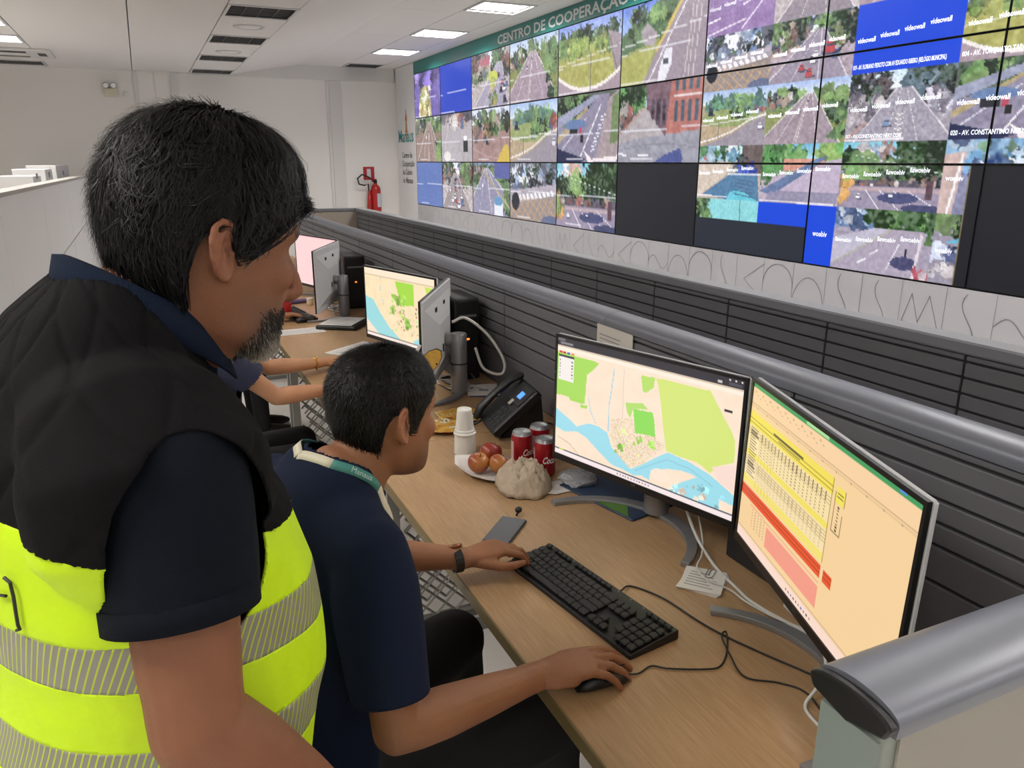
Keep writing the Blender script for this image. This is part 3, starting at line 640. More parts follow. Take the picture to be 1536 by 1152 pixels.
PPM = 150
U0, ZT = 11.03, 2.83; PIT, RH = 1.0675, .584
W_ = int(9*PIT*PPM); H_ = int(3*RH*PPM)
CAN = np.zeros((H_, W_, 3)) + hexa('#15161c')
def region(y0, y1, z0, z1):     # y0 > y1 , z0 > z1
    return CAN[int(round((ZT-z0)*PPM)):int(round((ZT-z1)*PPM)), int(round((U0-y0)*PPM)):int(round((U0-y1)*PPM))]
def disp(c, r): return Pic(region(U0-c*PIT, U0-(c+1)*PIT, ZT-r*RH, ZT-(r+1)*RH), seed=c*31+r*7)
left = {(0,0): p_purple, (1,0): p_blue, (2,0): lambda p: (p_street(p, seed=2, cars=9, vx=.75, road='#9a93a8'), p.ell(.58, .45, .12, .1, '#c8d82a'), p.blobs(16, .5, .5, .68, .95, .05, ['#8a9a3a', '#c8b43a', '#5a7a30']), p.rect(.25, .1, .5, .22, '#b84a5a')),
        (3,0): lambda p: p_highway(p), (4,0): p_lawn, (5,0): p_bend,
        (0,1): lambda p: p_highway(p, '#c8d4dc', '#8f7262', .55, .1, .05, 1, '#8a6f5a'), (1,1): lambda p: (p.fill('#a8a3a2'), p.rect(0, 0, 1, .18, '#4a4852'), p.blobs(16, 0, 0, 1, .22, .08, SUB), p.line([(.25, .2), (.05, 1)], .03, '#c8c2c0'), p.rect(.72, .55, .86, .8, '#23262c'), p.rect(.74, .48, .84, .56, '#e8e8e8'), p.ell(.2, .88, .12, .1, '#e6e4d8'), p.rect(.66, .1, .74, .35, '#3a5a8a'), p.nz(.04, 10, 8)),
        (2,1): lambda p: (p.fill('#9a7468'), p.grad(0, .3, '#cfdcea', '#e8eef0'), p.blobs(30, 0, .1, 1, .35, .07, TREE+SUB), p.ell(.5, .4, .22, .14, '#7a5a3a'), p.blobs(20, .32, .3, .68, .5, .05, TREE+['#a8763a']), p.blobs(14, 0, .35, .4, .6, .05, SUB), p.ell(.92, .28, .07, .2, '#2a3428'), p.nz(.06, 14, 10), p.line([(0, .72), (.4, .9), (1, .95)], .02, '#c8a89a', .6), p.poly([(.66, 1), (.85, .7), (.95, .68), (1, 1)], '#d8b41f'), p.car(.42, .62, .07, '#24262c')),
        (3,1): p_curve, (4,1): p_violet, (5,1): p_brick,
        (0,2): lambda p: p_blue(p, '#3a63b4'), (1,2): lambda p: p_street(p, seed=5, cars=16, road='#8f8480', vx=.45), (2,2): lambda p: (p_highway(p, '#5a78c8', '#7f7f9c', .4, .12, -.2, 1.3, '#6f8468'), p.rect(.6, 0, 1, .3, '#3a4a9a'), p.line([(.35, .2), (1, .85)], .05, '#a89a6a'), p.rect(.6, .75, .82, 1, '#dfe6ee'), p.ell(.7, .72, .11, .09, '#3f8ac0')),
        (3,2): p_cross, (4,2): p_trees}
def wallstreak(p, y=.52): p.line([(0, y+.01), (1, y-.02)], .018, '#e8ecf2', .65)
for (c, r), fn in left.items():
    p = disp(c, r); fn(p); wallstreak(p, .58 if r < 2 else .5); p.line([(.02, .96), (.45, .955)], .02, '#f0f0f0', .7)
TW, TH = 3*PIT/5, 3*RH/5; YM = U0-6*PIT
def tile(k, q, k2=None): return Pic(region(YM-k*TW, max(YM-((k if k2 is None else k2)+1)*TW, U0-9*PIT), ZT-q*TH, ZT-(q+1)*TH), seed=100+k*13+q*5)
for (k, q), fn in {(0,0): p_purplestreet, (1,0): lambda p: p_street(p, seed=11, road='#8a7f86'), (2,0): lambda p: p_highway(p), (3,0): p_lawn, (4,0): p_lawn,
        (0,1): p_cross, (1,1): lambda p: p_street(p, '#9fc4e8', '#8f8494', 4, 6, '#a8949c', vx=.6, red=True), (2,1): lambda p: p_blue(p, '#0a48e0'), (3,1): p_lawn, (4,1): p_lawn,
        (0,2): p_curve, (1,2): lambda p: p_highway(p, '#8fb6ea', '#97858c', .55, .2, -.1, .95), (2,2): p_greystreet, (3,2): p_violet, (4,2): p_violet,
        (0,3): p_cyan, (1,3): p_pinkroad, (2,3): p_trees, (3,3): p_bluestreet, (4,3): p_bluestreet,
        (0,4): lambda p: (p.fill('#6fd8d8'), p.blobs(14, 0, .0, .25, .35, .08, TREE), p.line([(.72, 0), (.74, .4)], .02, '#2f5a4a')), (1,4): lambda p: p_blue(p, '#0a48e0'), (2,4): p_avenue, (3,4): p_roofs}.items():
    fn(tile(k, q))
def dark(y0, y1, z0, z1, c='#20242f'): A = region(y0, y1, z0, z1); A[...] = hexa(c)
dark(U0-5*PIT, YM, ZT-2*RH, ZT-3*RH, '#1a1c24')
dark(YM, U0-7*PIT, 1.30, ZT-3*RH, '#252a36')
dark(2.56, U0-9*PIT, ZT-2*RH, ZT-3*RH, '#181a20')
pb = Pic(region(2.60, 2.44, ZT-2*RH, ZT-3*RH), 3); pb.line([(.28, 0), (.28, 1)], .012, '#8a7a3a', .8)
M_scr = mat_attr('wall_screen', .82, .35); M_bez = mat('display_bezel', '#0b0c0f', .4)
M_cap = mat('caption_white', '#e9eef6', .5, emit=.6)
for _c in ((slice(0, H_), slice(0, W_)),):
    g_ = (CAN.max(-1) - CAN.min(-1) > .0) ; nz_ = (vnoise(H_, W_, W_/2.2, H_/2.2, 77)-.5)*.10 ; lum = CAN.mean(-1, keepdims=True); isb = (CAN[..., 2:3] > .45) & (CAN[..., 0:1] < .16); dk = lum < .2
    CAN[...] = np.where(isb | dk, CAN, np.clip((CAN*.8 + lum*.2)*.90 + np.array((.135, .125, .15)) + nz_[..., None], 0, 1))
names = {(0,0): 'a golden lit tree in purple light', (1,0): 'a plain blue picture', (2,0): 'a street with a lime green blob', (3,0): 'a wide pinkish highway', (4,0): 'a round green lawn', (5,0): 'a white car beside green grass',
         (0,1): 'a brown avenue', (1,1): 'a grey square with a pale car', (2,1): 'a brown roundabout with a yellow corner', (3,1): 'a green road bend', (4,1): 'a violet highway with a motorcycle', (5,1): 'a red brick corner building',
         (0,2): 'a dull blue picture', (1,2): 'a street full of cars', (2,2): 'a violet avenue with a pale van', (3,2): 'a yellow crossing grid', (4,2): 'trees over a street', (5,2): 'nothing, fully black',
         (6,0): 'a purple street above a crosswalk', (7,0): 'a red car beside a blue picture', (8,0): 'a green lawn bend', (6,1): 'a green bend over a highway edge', (7,1): 'a grey street with one blue car', (8,1): 'a violet highway, cut by the frame', (6,2): 'cyan roofs over a dark dead band', (7,2): 'a blue strip and a tree lined avenue', (8,2): 'black with a narrow picture strip'}
DISP = {}
for c in range(9):
    for r in range(3):
        y0 = U0-c*PIT; z0 = ZT-(r+1)*RH
        t = thing('video_display', f'screen showing {names[(c, r)]}, {["top", "middle", "bottom"][r]} row, {ordw[c]} from the pillar', 'screen', (XR, y0, z0), group='video wall screens')
        g = .0025
        obj('casing', MB().box(.006, .085, -PIT+g*2, -g*2, g*2, RH-g*2), M_dark, t)
        bz = MB()
        for q in ((-PIT+g, -g, g, .006), (-PIT+g, -g, RH-.006, RH-g), (-PIT+g, -PIT+.006, .006, RH-.006), (-.006, -g, .006, RH-.006)): bz.box(-.001, .0058, q[0], q[1], q[2], q[3])
        obj('bezel', bz, M_bez, t)
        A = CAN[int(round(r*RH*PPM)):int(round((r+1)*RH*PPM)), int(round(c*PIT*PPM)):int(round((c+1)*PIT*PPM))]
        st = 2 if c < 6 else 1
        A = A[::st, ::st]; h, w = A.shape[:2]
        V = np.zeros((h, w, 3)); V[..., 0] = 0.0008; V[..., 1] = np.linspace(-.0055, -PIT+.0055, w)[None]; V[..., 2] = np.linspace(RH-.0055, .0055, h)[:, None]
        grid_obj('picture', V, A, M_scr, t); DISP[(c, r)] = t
# running captions on the nearer screens
def cap_on(y, z, body, size, width=None, mirror=False):
    c = min(8, int((U0-y)/PIT)); r = min(2, int((ZT-z)/RH)); t = DISP[(c, r)]
    M = onwall(y - t.location.y, z - t.location.z, -.0015)
    text_obj('caption', body, size, M_cap, t, M, width, mirror=mirror, font_bold=.0006)
for k in range(4):
    for q in range(5):
        ya = YM-k*TW-.02; za = ZT-(q+.55)*TH
        if (k, q) in ((0, 4), (1, 4)): continue
        wd = min(.58, ya-2.60 if q > 3 else 9)
        if q > 2 and k == 3: wd = .12
        nw = 4 if wd > .3 else 1
        for j in range(nw): cap_on(ya-j*wd/nw, za+.012*j, 'videowall' if nw > 1 else 'videow', .036, wd/nw*.8, mirror=q >= 3)
cap_on(3.50, 1.25, 'videow', .045, .11, True)
cap_on(YM-2*TW-.01, ZT-2*TH+.025, '019 - AV. FLORIANO PEIXOTO COM AV EDUARDO RIBEIRO (RELÓGIO MUNICIPAL)', .032, .56)
cap_on(YM-3*TW-.01, ZT-2*TH+.025, '004 - AV. TORQUATO TAPAJOS COM AV. DO TURISMO', .032, .60)
cap_on(YM-3*TW-.01, ZT-3*TH+.02, '020 - AV. CONSTANTINO NERY (CDO/PARQUE DOS', .032, .60)
cap_on(YM-2*TW-.01, ZT-3*TH+.02, '017 - AV. CONSTANTINO NERY COM', .028, .36)

# ------------------------------------------------------------ monitors
M_shell = mat('monitor_white', '#c9cacc', .4); M_sil = mat('stand_silver', '#8d8d90', .38, metal=.5); M_bezel = mat('monitor_bezel', '#0d0d10', .35)
M_mon = mat_attr('monitor_screen', .86, .3)
def dim(mul): return mul
def map_pic(w, h, simple=False):
    A = np.zeros((h, w, 3)); p = Pic(A, 5); p.fill('#fbe3cc'); p.nz(.012, 30, 18)
    L = '#fbe6d2'; G1 = '#a9db5e'; G2 = '#8fdc5c'; OL = '#d6e67c'; WA = '#9fdcea'
    p.poly([(.111,.129),(.267,.133),(.236,.195),(.194,.256),(.189,.395),(.187,.502),(.091,.509),(.087,.484),(-.01,.486),(-.01,.12)], G1); p.poly([(.157,.515),(.207,.506),(.198,.537),(.163,.539)], G1)
    p.poly([(.584,.133),(.853,.126),(.89,.211),(.931,.305),(.966,.377),(.98,.427),(.985,.576),(.914,.638),(.881,.709),(.827,.668),(.726,.663),(.661,.66),(.637,.489),(.616,.305),(.599,.193)], OL)
    p.poly([(.473,.416),(.579,.4),(.59,.462),(.6,.58),(.532,.589),(.49,.603)], G2); p.poly([(.505,.145),(.58,.135),(.575,.214),(.536,.267),(.519,.261)], '#b9df6c'); p.poly([(.428,.386),(.522,.352),(.554,.387),(.473,.416),(.459,.498),(.439,.456)], '#b4de70')
    p.poly([(-.01,.599),(.101,.675),(.143,.71),(.211,.651),(.28,.646),(.333,.673),(.36,.777),(.418,.839),(.475,.899),(.542,.824),(.607,.738),(.67,.662),(.782,.681),(.882,.721),(1.01,.82),(1.01,.887),(.927,.871),(.881,.828),(.817,.769),(.755,.762),(.676,.788),(.587,.85),(.582,.929),(.538,.916),(.495,.94),(.431,.924),(.365,.92),(.287,.855),(.205,.775),(.144,.751),(.062,.79),(-.01,.767)], WA)
    p.poly([(.691,.929),(.758,.84),(.832,.761),(.903,.838),(.935,.878),(.932,.963),(.718,1.0)], WA); p.line([(.5,.9),(.6,.79),(.67,.72),(.79,.73),(.9,.8)], .006, '#7fb8c8', .7)
    p.ell(.64, .86, .05, .05, L); p.blobs(18, .7, .82, .95, .97, .014, [L, WA]); p.poly([(.885,.66),(1.01,.58),(1.01,.8),(.93,.75)], '#f8dcd0')
    C = p.inside([(.352,.547),(.476,.49),(.49,.609),(.6,.58),(.652,.628),(.542,.824),(.475,.893),(.4,.836),(.347,.679)])
    g = np.random.default_rng(3); r = g.random((h, w)); q = g.random((h, w))
    for lo, hi, c in ((0, .12, '#e8b8a0'), (.12, .2, '#c8c4bc'), (.2, .3, '#d2e08a'), (.3, .36, '#d88a80'), (.36, .4, '#a8cf6a')): p.put(C & (r >= lo) & (r < hi), c, .8)
    p.blobs(10, .37, .6, .6, .85, .018, ['#b6dc6a', '#c8e07c', '#9fd65c'])
    p.line([(.356,.152),(.344,.332),(.335,.451),(.337,.658)], .009, '#9ccfe4'); p.line([(.413,.131),(.413,.342),(.415,.518)], .006, '#d8c8c0'); p.line([(.21,.439),(.228,.55),(.26,.628)], .007, '#9ccfe4'); p.line([(.02,.85),(.1,.88),(.18,.97)], .006, '#c8a89a')
    p.rect(.009,.14,.109,.35,'#f4ece6'); p.rect(.009,.14,.109,.157,'#3a3f44')
    for k in range(6): p.rect(.016, .185+.026*k, .022, .195+.026*k, '#777'); p.rect(.095, .185+.026*k, .102, .195+.026*k, '#555')
    for k, c in enumerate(('#d03a3a', '#d03a3a', '#3a6ad0', '#e8a030')): p.rect(.012+.026*k, .112, .032+.026*k, .13, c)
    p.rect(0,0,1,.062,'#34323a'); p.rect(0,.062,1,.078,'#d8c4ae'); p.rect(0,.078,1,.105,'#fdeedd'); p.rect(0,.005,.05,.028,'#6d6a70'); p.rect(.02,.033,.1,.05,'#8a868a')
    for k in range(3): p.rect(.93+.026*k, .012, .937+.026*k, .024, '#e8e0da')
    p.rect(.88,.035,.9,.05,'#cfc8c4'); p.rect(.93,.036,.985,.052,'#55525a'); p.rect(.92,.222,.956,.242,'#33333a')
    p.rect(0,.948,1,.958,'#57606a'); p.rect(0,.958,1,1,'#f6e6e6'); p.rect(.03,.945,.06,.96,'#c8d83a')
    for k in range(12): p.rect(.40+.016*k, .972, .407+.016*k, .985, ['#555a62', '#c06a5a', '#4a78b8', '#8a8a8a'][k % 4])
    return A
def sheet_pic(w, h):
    A = np.zeros((h, w, 3)); p = Pic(A, 9); p.fill('#f2cf9c'); g = np.random.default_rng(4)
    p.rect(0,0,1,.028,'#3f9a5c'); p.rect(.41,.0,.55,.024,'#a8dc98'); p.rect(.9,.008,.93,.02,'#5a8ad8')
    p.rect(0,.028,1,.148,'#f4cfa2')
    for k in range(26): p.rect(.02+.02*k, .05+.012*(k % 3), .03+.02*k, .058+.012*(k % 3), ['#c8906a', '#9a8a70', '#b8785a', '#8aa070'][k % 4], .7)
    p.rect(0,.122,1,.127,'#c8a878'); p.rect(0,.135,1,.148,'#e4c294')
    for k in range(12): p.rect(.05+.08*k, .139, .056+.08*k, .145, '#8a7a60')
    p.rect(.0,.176,.612,.265,'#f0dc5a')
    for k in range(3): p.line([(0,.2+.022*k),(.612,.2+.022*k)], .004, '#a8982f')
    p.rect(.2,.208,.42,.216,'#5a5230'); p.rect(.24,.232,.4,.238,'#5a5230')
    p.rect(.0,.265,.612,.42,'#f3dca6'); p.rect(.0,.42,.607,.455,'#efdd62'); p.rect(0,.455,.607,.58,'#f3dcac'); p.rect(0,.58,.607,.605,'#f0e06a'); p.rect(0,.612,.607,.63,'#f0e06a')
    for k in range(19):
        y = .276+.0182*k; p.line([(0, y+.009), (.607, y+.009)], .0022, '#b89f6a', .7)
        if y < .575:
            p.rect(.02, y-.004, .06+.03*g.random(), y+.003, '#6a5a48')
            if not (.41 < y < .46):
                for j in range(18): p.rect(.115+.027*j, y-.004, .122+.027*j, y+.004, '#4a4036', .85 if y < .46 else .3)
    for j in range(19): p.line([(.105+.0268*j, .262), (.105+.0268*j, .62)], .002, '#c0a670', .6)
    p.line([(.609, .176), (.609, .63)], .005, '#8a7838')
    p.rect(.63,.2,.678,.282,'#f0de5c'); p.line([(.63,.2),(.678,.2),(.675,.43),(.628,.43),(.63,.2)], .005, '#6f6238'); p.rect(.638,.232,.67,.238,'#6a5f30'); p.rect(.638,.25,.67,.255,'#6a5f30')
    for k in range(8): p.rect(.648, .295+.017*k, .656, .303+.017*k, '#4a4036')
    p.rect(0,.648,.606,.716,'#e5552f'); p.rect(.625,.652,.674,.716,'#e5552f')
    for k in range(2): p.line([(.0,.668+.024*k),(.606,.668+.024*k)], .003, '#8a3018', .7); p.line([(.625,.668+.024*k),(.674,.668+.024*k)], .003, '#8a3018', .7)
    p.rect(.09,.735,.2,.742,'#e88a80'); p.rect(.2,.74,.606,.745,'#ef9a8c')
    for k in range(7):
        for j in range(5): p.rect(.11+.025*j, .755+.017*k, .118+.025*j, .761+.017*k, '#8a7058' if j else '#c84a3a', .8)
    p.rect(.232,.762,.605,.888,'#f09a86')
    p.rect(0,.925,1,.94,'#eecfae'); p.rect(0,.94,1,1,'#f6d8c8'); p.line([(0,.925),(1,.925)], .003, '#c8a878')
    for k in range(10): p.rect(.42+.018*k, .962, .428+.018*k, .978, ['#333', '#777', '#4a6ab0', '#555'][k % 4])
    return A
def pink_pic(w, h): A = np.zeros((h, w, 3)); p = Pic(A, 2); p.fill('#ffd2d2'); p.rect(0,0,1,.06,'#f6c0c4'); p.rect(.1,.2,.5,.22,'#e8a8a8'); p.rect(0,.95,1,1,'#f2dede'); return A
def far_map(w, h):
    A = np.zeros((h, w, 3)); p = Pic(A, 8); p.fill('#fbe4bc'); p.nz(.02, 20, 12)
    p.poly([(0,.42),(.12,.45),(.22,.62),(.35,.8),(.5,.93),(.5,1),(0,1)], '#9fdce0'); p.poly([(.0,.75),(.1,.85),(.2,.95),(0,.95)], '#fbe4cc'); p.poly([(.7,.9),(.9,.75),(1,.7),(1,1),(.7,1)], '#9fdce0')
    p.poly([(.46,.12),(.72,.13),(.72,.42),(.56,.44),(.5,.3)], '#a8dc4c'); p.poly([(.86,.12),(1,.12),(1,.3),(.9,.25)], '#c8e45c'); p.blobs(14, .35, .3, .6, .6, .03, ['#c8e07c', '#a8d860']); p.blobs(80, .4, .45, .85, .85, .008, ['#d08a7a', '#b8705a', '#8fc86a', '#c8a890']); p.blobs(3, .6, .65, .8, .8, .03, ['#a8dc60'])
    p.line([(.25,.1),(.24,.3),(.28,.5)], .008, '#9cc8d8'); p.rect(0,0,1,.10,'#ffe9cf'); p.rect(0,.955,1,1,'#fbe9e0'); p.rect(0,.1,1,.108,'#d8c0a0'); p.rect(0,.942,1,.952,'#6a7078')
    return A
MW, MH = .612, .365
def monitor(label, pose, pic):
    cx, cy, cz, yw, tl = pose
    t = thing('monitor', label, 'monitor', (cx, cy, DZ), yw, group='desk monitors')
    zc = cz - DZ
    R_ = Matrix.Translation((0, 0, zc)) @ Matrix.Rotation(tl, 4, 'X'); R_ = np.array(R_)
    back = MB().bev(-MW/2, MW/2, .004, .016, -MH/2, MH/2, .004)
    back.add([(-MW*.46,.0155,-MH*.42),(MW*.46,.0155,-MH*.42),(MW*.46,.0155,MH*.40),(-MW*.46,.0155,MH*.40),(-MW*.2,.042,-MH*.26),(MW*.2,.042,-MH*.26),(MW*.2,.042,MH*.16),(-MW*.2,.042,MH*.16)], [(0,1,5,4),(1,2,6,5),(2,3,7,6),(3,0,4,7),(4,5,6,7)])
    sh = obj('back_shell', back.xf(R_), M_shell, t)
    for sx in (-1, 1):
        for k in range(5): obj('vent', MB().box(sx*.09+k*.008-.002*sx, sx*.09+k*.008+.002, .0255, .0275, .095, .125).xf(R_), M_dark, sh)
    bz = MB(); a, b = MW/2, MH/2
    for q in ((-a, a, b-.0085, b), (-a, a, -b, -b+.0175), (-a, -a+.0075, -b+.0175, b-.0085), (a-.0075, a, -b+.0175, b-.0085)): bz.box(q[0], q[1], -.003, .0045, q[2], q[3])
    bz.box(-a+.007, a-.007, .002, .0045, -b+.017, b-.008)
    bo = obj('bezel', bz.xf(R_), M_bezel, t)
    M4 = R_ @ np.array(Matrix.Translation((0, -.0035, -b+.0085)) @ Matrix.Rotation(PI/2, 4, 'X'))
    text_obj('maker_mark', 'LG', .0095, M_sil, bo, M4, align='CENTER')
    h, w = pic.shape[:2]
    V = np.zeros((h, w, 3)); V[..., 0] = np.linspace(-a+.0078, a-.0078, w)[None]; V[..., 1] = -.0005; V[..., 2] = np.linspace(b-.0088, -b+.0178, h)[:, None]
    V = V @ R_[:3, :3].T + R_[:3, 3]
    grid_obj('screen', V, pic, M_mon, t)
    obj('neck', MB().tube([(0, .03, zc-.02), (0, .085, zc-.03)], .028, 14), M_sil, t, smooth=True)
    cm = obj('stand_column', MB().lathe([(.034, .012), (.034, zc-.004), (.030, zc+.002), (.001, zc+.003)], (0, .095, 0), 22), M_sil, t); smooth_angle(cm, 40)
    obj('column_joint', MB().lathe([(.0355, .13), (.0355, .136)], (0, .095, 0), 22), M_dark, cm)
    ar = MB(); n = 22; ang = np.linspace(-1.32, 1.32, n); Rr = .235; yc = -.135
    ring = []
    for an in ang:
        c_, s_ = math.cos(an), math.sin(an); wd = .011 + .008*math.cos(an*1.1)**2
        for rr, zz in ((Rr-wd, 0), (Rr+wd, 0), (Rr+wd, .013), (Rr-wd, .013)): ring.append((s_*rr, yc + c_*rr, zz))
    f = [(i*4+k, i*4+(k+1) % 4, i*4+4+(k+1) % 4, i*4+4+k) for i in range(n-1) for k in range(4)] + [(3,2,1,0), tuple((n-1)*4+k for k in range(4))]
    ar.add(ring, f); obj('arc_base', ar, M_sil, t, bevel=.002)
    obj('cable_slot', MB().box(.05, .07, .041, .044, zc-.06, zc-.03), M_dark, sh)
    return t
mA = monitor('black-framed monitor showing a pale map with rivers, facing the seated young man', (1.077, 1.563, 1.037, -1.296, -.018), map_pic(300, 170))
mB = monitor('black-framed monitor showing a peach spreadsheet, beside the end panel', (.988, .901, 1.069, -1.929, -.028), sheet_pic(300, 170))
mC = monitor('monitor showing a map on the second desk', (1.037, 3.521, 1.0, -1.286, 0), far_map(110, 64))
mD = monitor('monitor seen from its white back with a yellow butterfly stuck on', (1.012, 2.93, 1.005, -2.09, 0), sheet_pic(60, 34))
mE = monitor('far monitor with a plain pink screen', (1.03, 5.46, 1.0, -1.29, 0), pink_pic(40, 24))
mF = monitor('far monitor seen from its white back on the third desk', (.966, 4.80, 1.0, -2.02, 0), sheet_pic(40, 24))
# clip on monitor D and butterfly
def wing(pts, y, m=None):
    n = len(pts); mb = MB()
    mb.add([(x, y, z) for x, z in pts] + [(x, y+.002, z) for x, z in pts], [tuple(range(n)), tuple(range(2*n-1, n-1, -1))] + [(i, n+i, n+(i+1) % n, (i+1) % n) for i in range(n)]); return mb
bf = thing('butterfly_decoration', 'yellow paper butterfly stuck at the edge of a white-backed monitor', 'decoration', (.852, 2.650, 1.015), math.radians(-19))
M_by = mat('butterfly_yellow', '#c99f45', .6, var=.15, vscale=60); M_bk = mat('butterfly_line', '#22201c', .6)
up = [(.0,-.06),(.012,-.03),(.035,-.008),(.062,0),(.078,-.008),(.079,-.03),(.068,-.06),(.045,-.082),(.02,-.085),(0,-.078)]
lo_ = [(0,-.085),(.02,-.092),(.04,-.1),(.05,-.118),(.044,-.138),(.026,-.145),(.01,-.13),(0,-.11)]
for nm, pts in (('upper_wing', up), ('lower_wing', lo_)):
    c = np.mean(pts, 0); big = [tuple(c + (np.array(q)-c)*1.08) for q in pts]
    w_ = obj(nm, wing(pts, -.010), M_by, bf); obj('outline', wing(big, -.0078), M_bk, w_)
obj('wing_spot', MB().lathe([(.004, 0), (.004, .001)], n=8).xf(np.array(Matrix.Translation((.062, -.0102, -.055)) @ Matrix.Rotation(PI/2, 4, 'X'))), M_bk, bf)
obj('paper_clip', MB().bev(-.006, .006, -.004, .004, -.02, .02, .002).xf(np.array(Matrix.Translation((-.006, -.006, .0)) @ Matrix.Rotation(.5, 4, 'Y'))), M_white, bf)

# ------------------------------------------------------------ keyboard, mouse, cables
kbc = np.array([(.811, 1.538), (.872, 1.110), (.748, 1.074), (.688, 1.478)])
kc = kbc.mean(0); kd = (kbc[1]+kbc[2]-kbc[0]-kbc[3]); kd /= np.linalg.norm(kd); krz = math.atan2(kd[1], kd[0])
M_key = mat('key_black', '#1a1a1d', .5); M_kb = mat('keyboard_black', '#101013', .45)
def keyboard(label, loc, rz):
    t = thing('keyboard', label, 'keyboard', loc, rz, group='keyboards')
    obj('case', MB().prism([(-.064, 0), (.066, 0), (.066, .022), (.05, .022), (-.064, .011)], 'x', -.22, .22), M_kb, t, bevel=.003)
    rows_ = [(.051, [.018]*1 + [0] + [.0165]*4 + [0] + [.0165]*4), (.028, [.019]*13+[.038]), (.009, [.0285]+[.019]*12+[.0285]), (-.010, [.0335]+[.019]*11+[.0425]), (-.029, [.024]+[.019]*11+[.052]), (-.048, [.024, .024, .024, .113, .024, .024, .024, .024])]
    mesh = {}
    def key(x, y, w, d=.019):
        k = (round(w, 4), round(d, 4))
        if k not in mesh: mesh[k] = MB().bev(-w/2+.001, w/2-.001, -d/2+.001, d/2-.001, 0, .006, .0022).mesh('key'); mesh[k].materials.append(M_key)
        o = link('key', mesh[k], M_key, t); o.location = (x, y, .0135 + (y+.064)*.088); o.rotation_euler = (.088, 0, 0)
    for y, ws in rows_:
        x = -.213
        for w in ws:
            if w == 0: x += .012; continue
            key(x+w/2, y, w, .013 if y > .05 else .019); x += w
    for k in range(4): key(-.03+.0165*k, .051, .0165, .013)
    for j in range(2):
        for k in range(3): key(.083+.019*k, .028-.019*j, .019)
    key(.102, -.029, .019); [key(.083+.019*k, -.048, .019) for k in range(3)]
    for j in range(4):
        for k in range(4): key(.149+.019*k, .028-.019*j, .019)
    for k in range(4): key(.149+.019*k, -.048, .019) if k != 0 else None
    for k in range(4): key(.149+.019*k, .051, .017, .013)
    for k in range(10): obj('legend_mark', MB().box(-.2+.04*k, -.1955+.04*k, .0585, .0600, .0222, .0226), mat('legend_white', '#9a9a9e', .5), t)
    return t
keyboard('black wired keyboard under the young man\'s left hand', (kc[0], kc[1], DZ), krz)
def mouse(label, loc, rz):
    t = thing('computer_mouse', label, 'mouse', loc, rz, group='computer mice')
    mb = MB()
    xs = np.linspace(-.052, .052, 9); hs = [.008, .022, .030, .034, .035, .033, .028, .021, .010]; ws = [.016, .026, .029, .030, .029, .028, .028, .026, .018]
    mb.tube([(x, 0, h*.5+.001) for x, h in zip(xs, hs)], [(w, h*.5) for w, h in zip(ws, hs)], 14, side=(0, 1, 0))
    obj('shell', mb, M_kb, t, smooth=True); obj('wheel', MB().tube([(.03, -.003, .027), (.03, .003, .027)], .007, 10), M_dark, t)
    obj('button_seam', MB().box(.005, .05, -.0006, .0006, .03, .0322).xf(np.array(Matrix.Rotation(.0, 4, 'Y'))), M_dark, t)
    return t
mouse('black mouse under the young man\'s right hand', (.660, 1.040, DZ), -.12)
def spline(pts, n=10):
    P = [np.array(p, float) for p in pts]; P = [2*P[0]-P[1]] + P + [2*P[-1]-P[-2]]; out = []
    for i in range(1, len(P)-2):
        for t in np.linspace(0, 1, n, endpoint=False):
            a, b, c, d = P[i-1:i+3]; out.append(.5*((2*b)+(c-a)*t+(2*a-5*b+4*c-d)*t*t+(3*b-a-3*c+d)*t**3))
    return out + [P[-2]]
def cable(name, label, pts, r, m, group=None):
    o = obj(name, MB().tube(spline(pts), r, 7), m, None, smooth=True); return tag(o, label, 'cable', group)
M_cb = mat('cable_black', '#161618', .45); M_cw = mat('cable_white', '#c9c8c4', .45)
z = DZ+.003
cable('keyboard_cable', 'black keyboard cable crossing the desk towards the end panel', [(.862, 1.285, z+.006), (.90, 1.30, z), (.935, 1.23, z), (.95, 1.13, z), (.966, 1.06, z), (1.0, .97, z), (1.03, .90, z), (1.05, .84, z)], .0022, M_cb)
cable('mouse_cable', 'thin black mouse cable looping below the keyboard cable', [(.710, 1.034, z+.006), (.74, 1.032, z), (.775, 1.04, z), (.80, 1.02, z), (.86, .99, z), (.895, .985, z), (.94, 1.02, z), (.975, 1.065, z+.002), (.955, 1.055, z+.005), (.93, 1.0, z+.004), (.915, .94, z), (.96, .90, z), (.985, .86, z), (.97, .80, z), (.96, .74, z)], .0018, M_cb)
cable('white_cable', 'thick white cable hanging from the map monitor to the desk', [(1.155, 1.505, .93), (1.16, 1.47, .86), (1.15, 1.40, .79), (1.13, 1.30, z+.003), (1.11, 1.20, z+.002), (1.10, 1.12, z+.002), (1.12, 1.0, z+.003), (1.15, .92, z+.003)], .0042, M_cw, 'white cables')
cable('white_cable', 'thin white cable curling over the note pad', [(1.165, 1.49, .92), (1.18, 1.44, .84), (1.16, 1.38, .78), (1.12, 1.33, z+.012), (1.075, 1.29, z+.012), (1.06, 1.24, z+.012), (1.09, 1.19, z+.002), (1.085, 1.13, z+.006), (1.10, 1.06, z+.005), (1.14, .98, z+.003)], .0024, M_cw, 'white cables')
cable('white_cable', 'white cable bending beside the end panel', [(1.06, .90, .80), (1.035, .865, .79), (.99, .84, .775), (.955, .83, z), (.94, .78, z), (.935, .71, z)], .0032, M_cw, 'white cables')
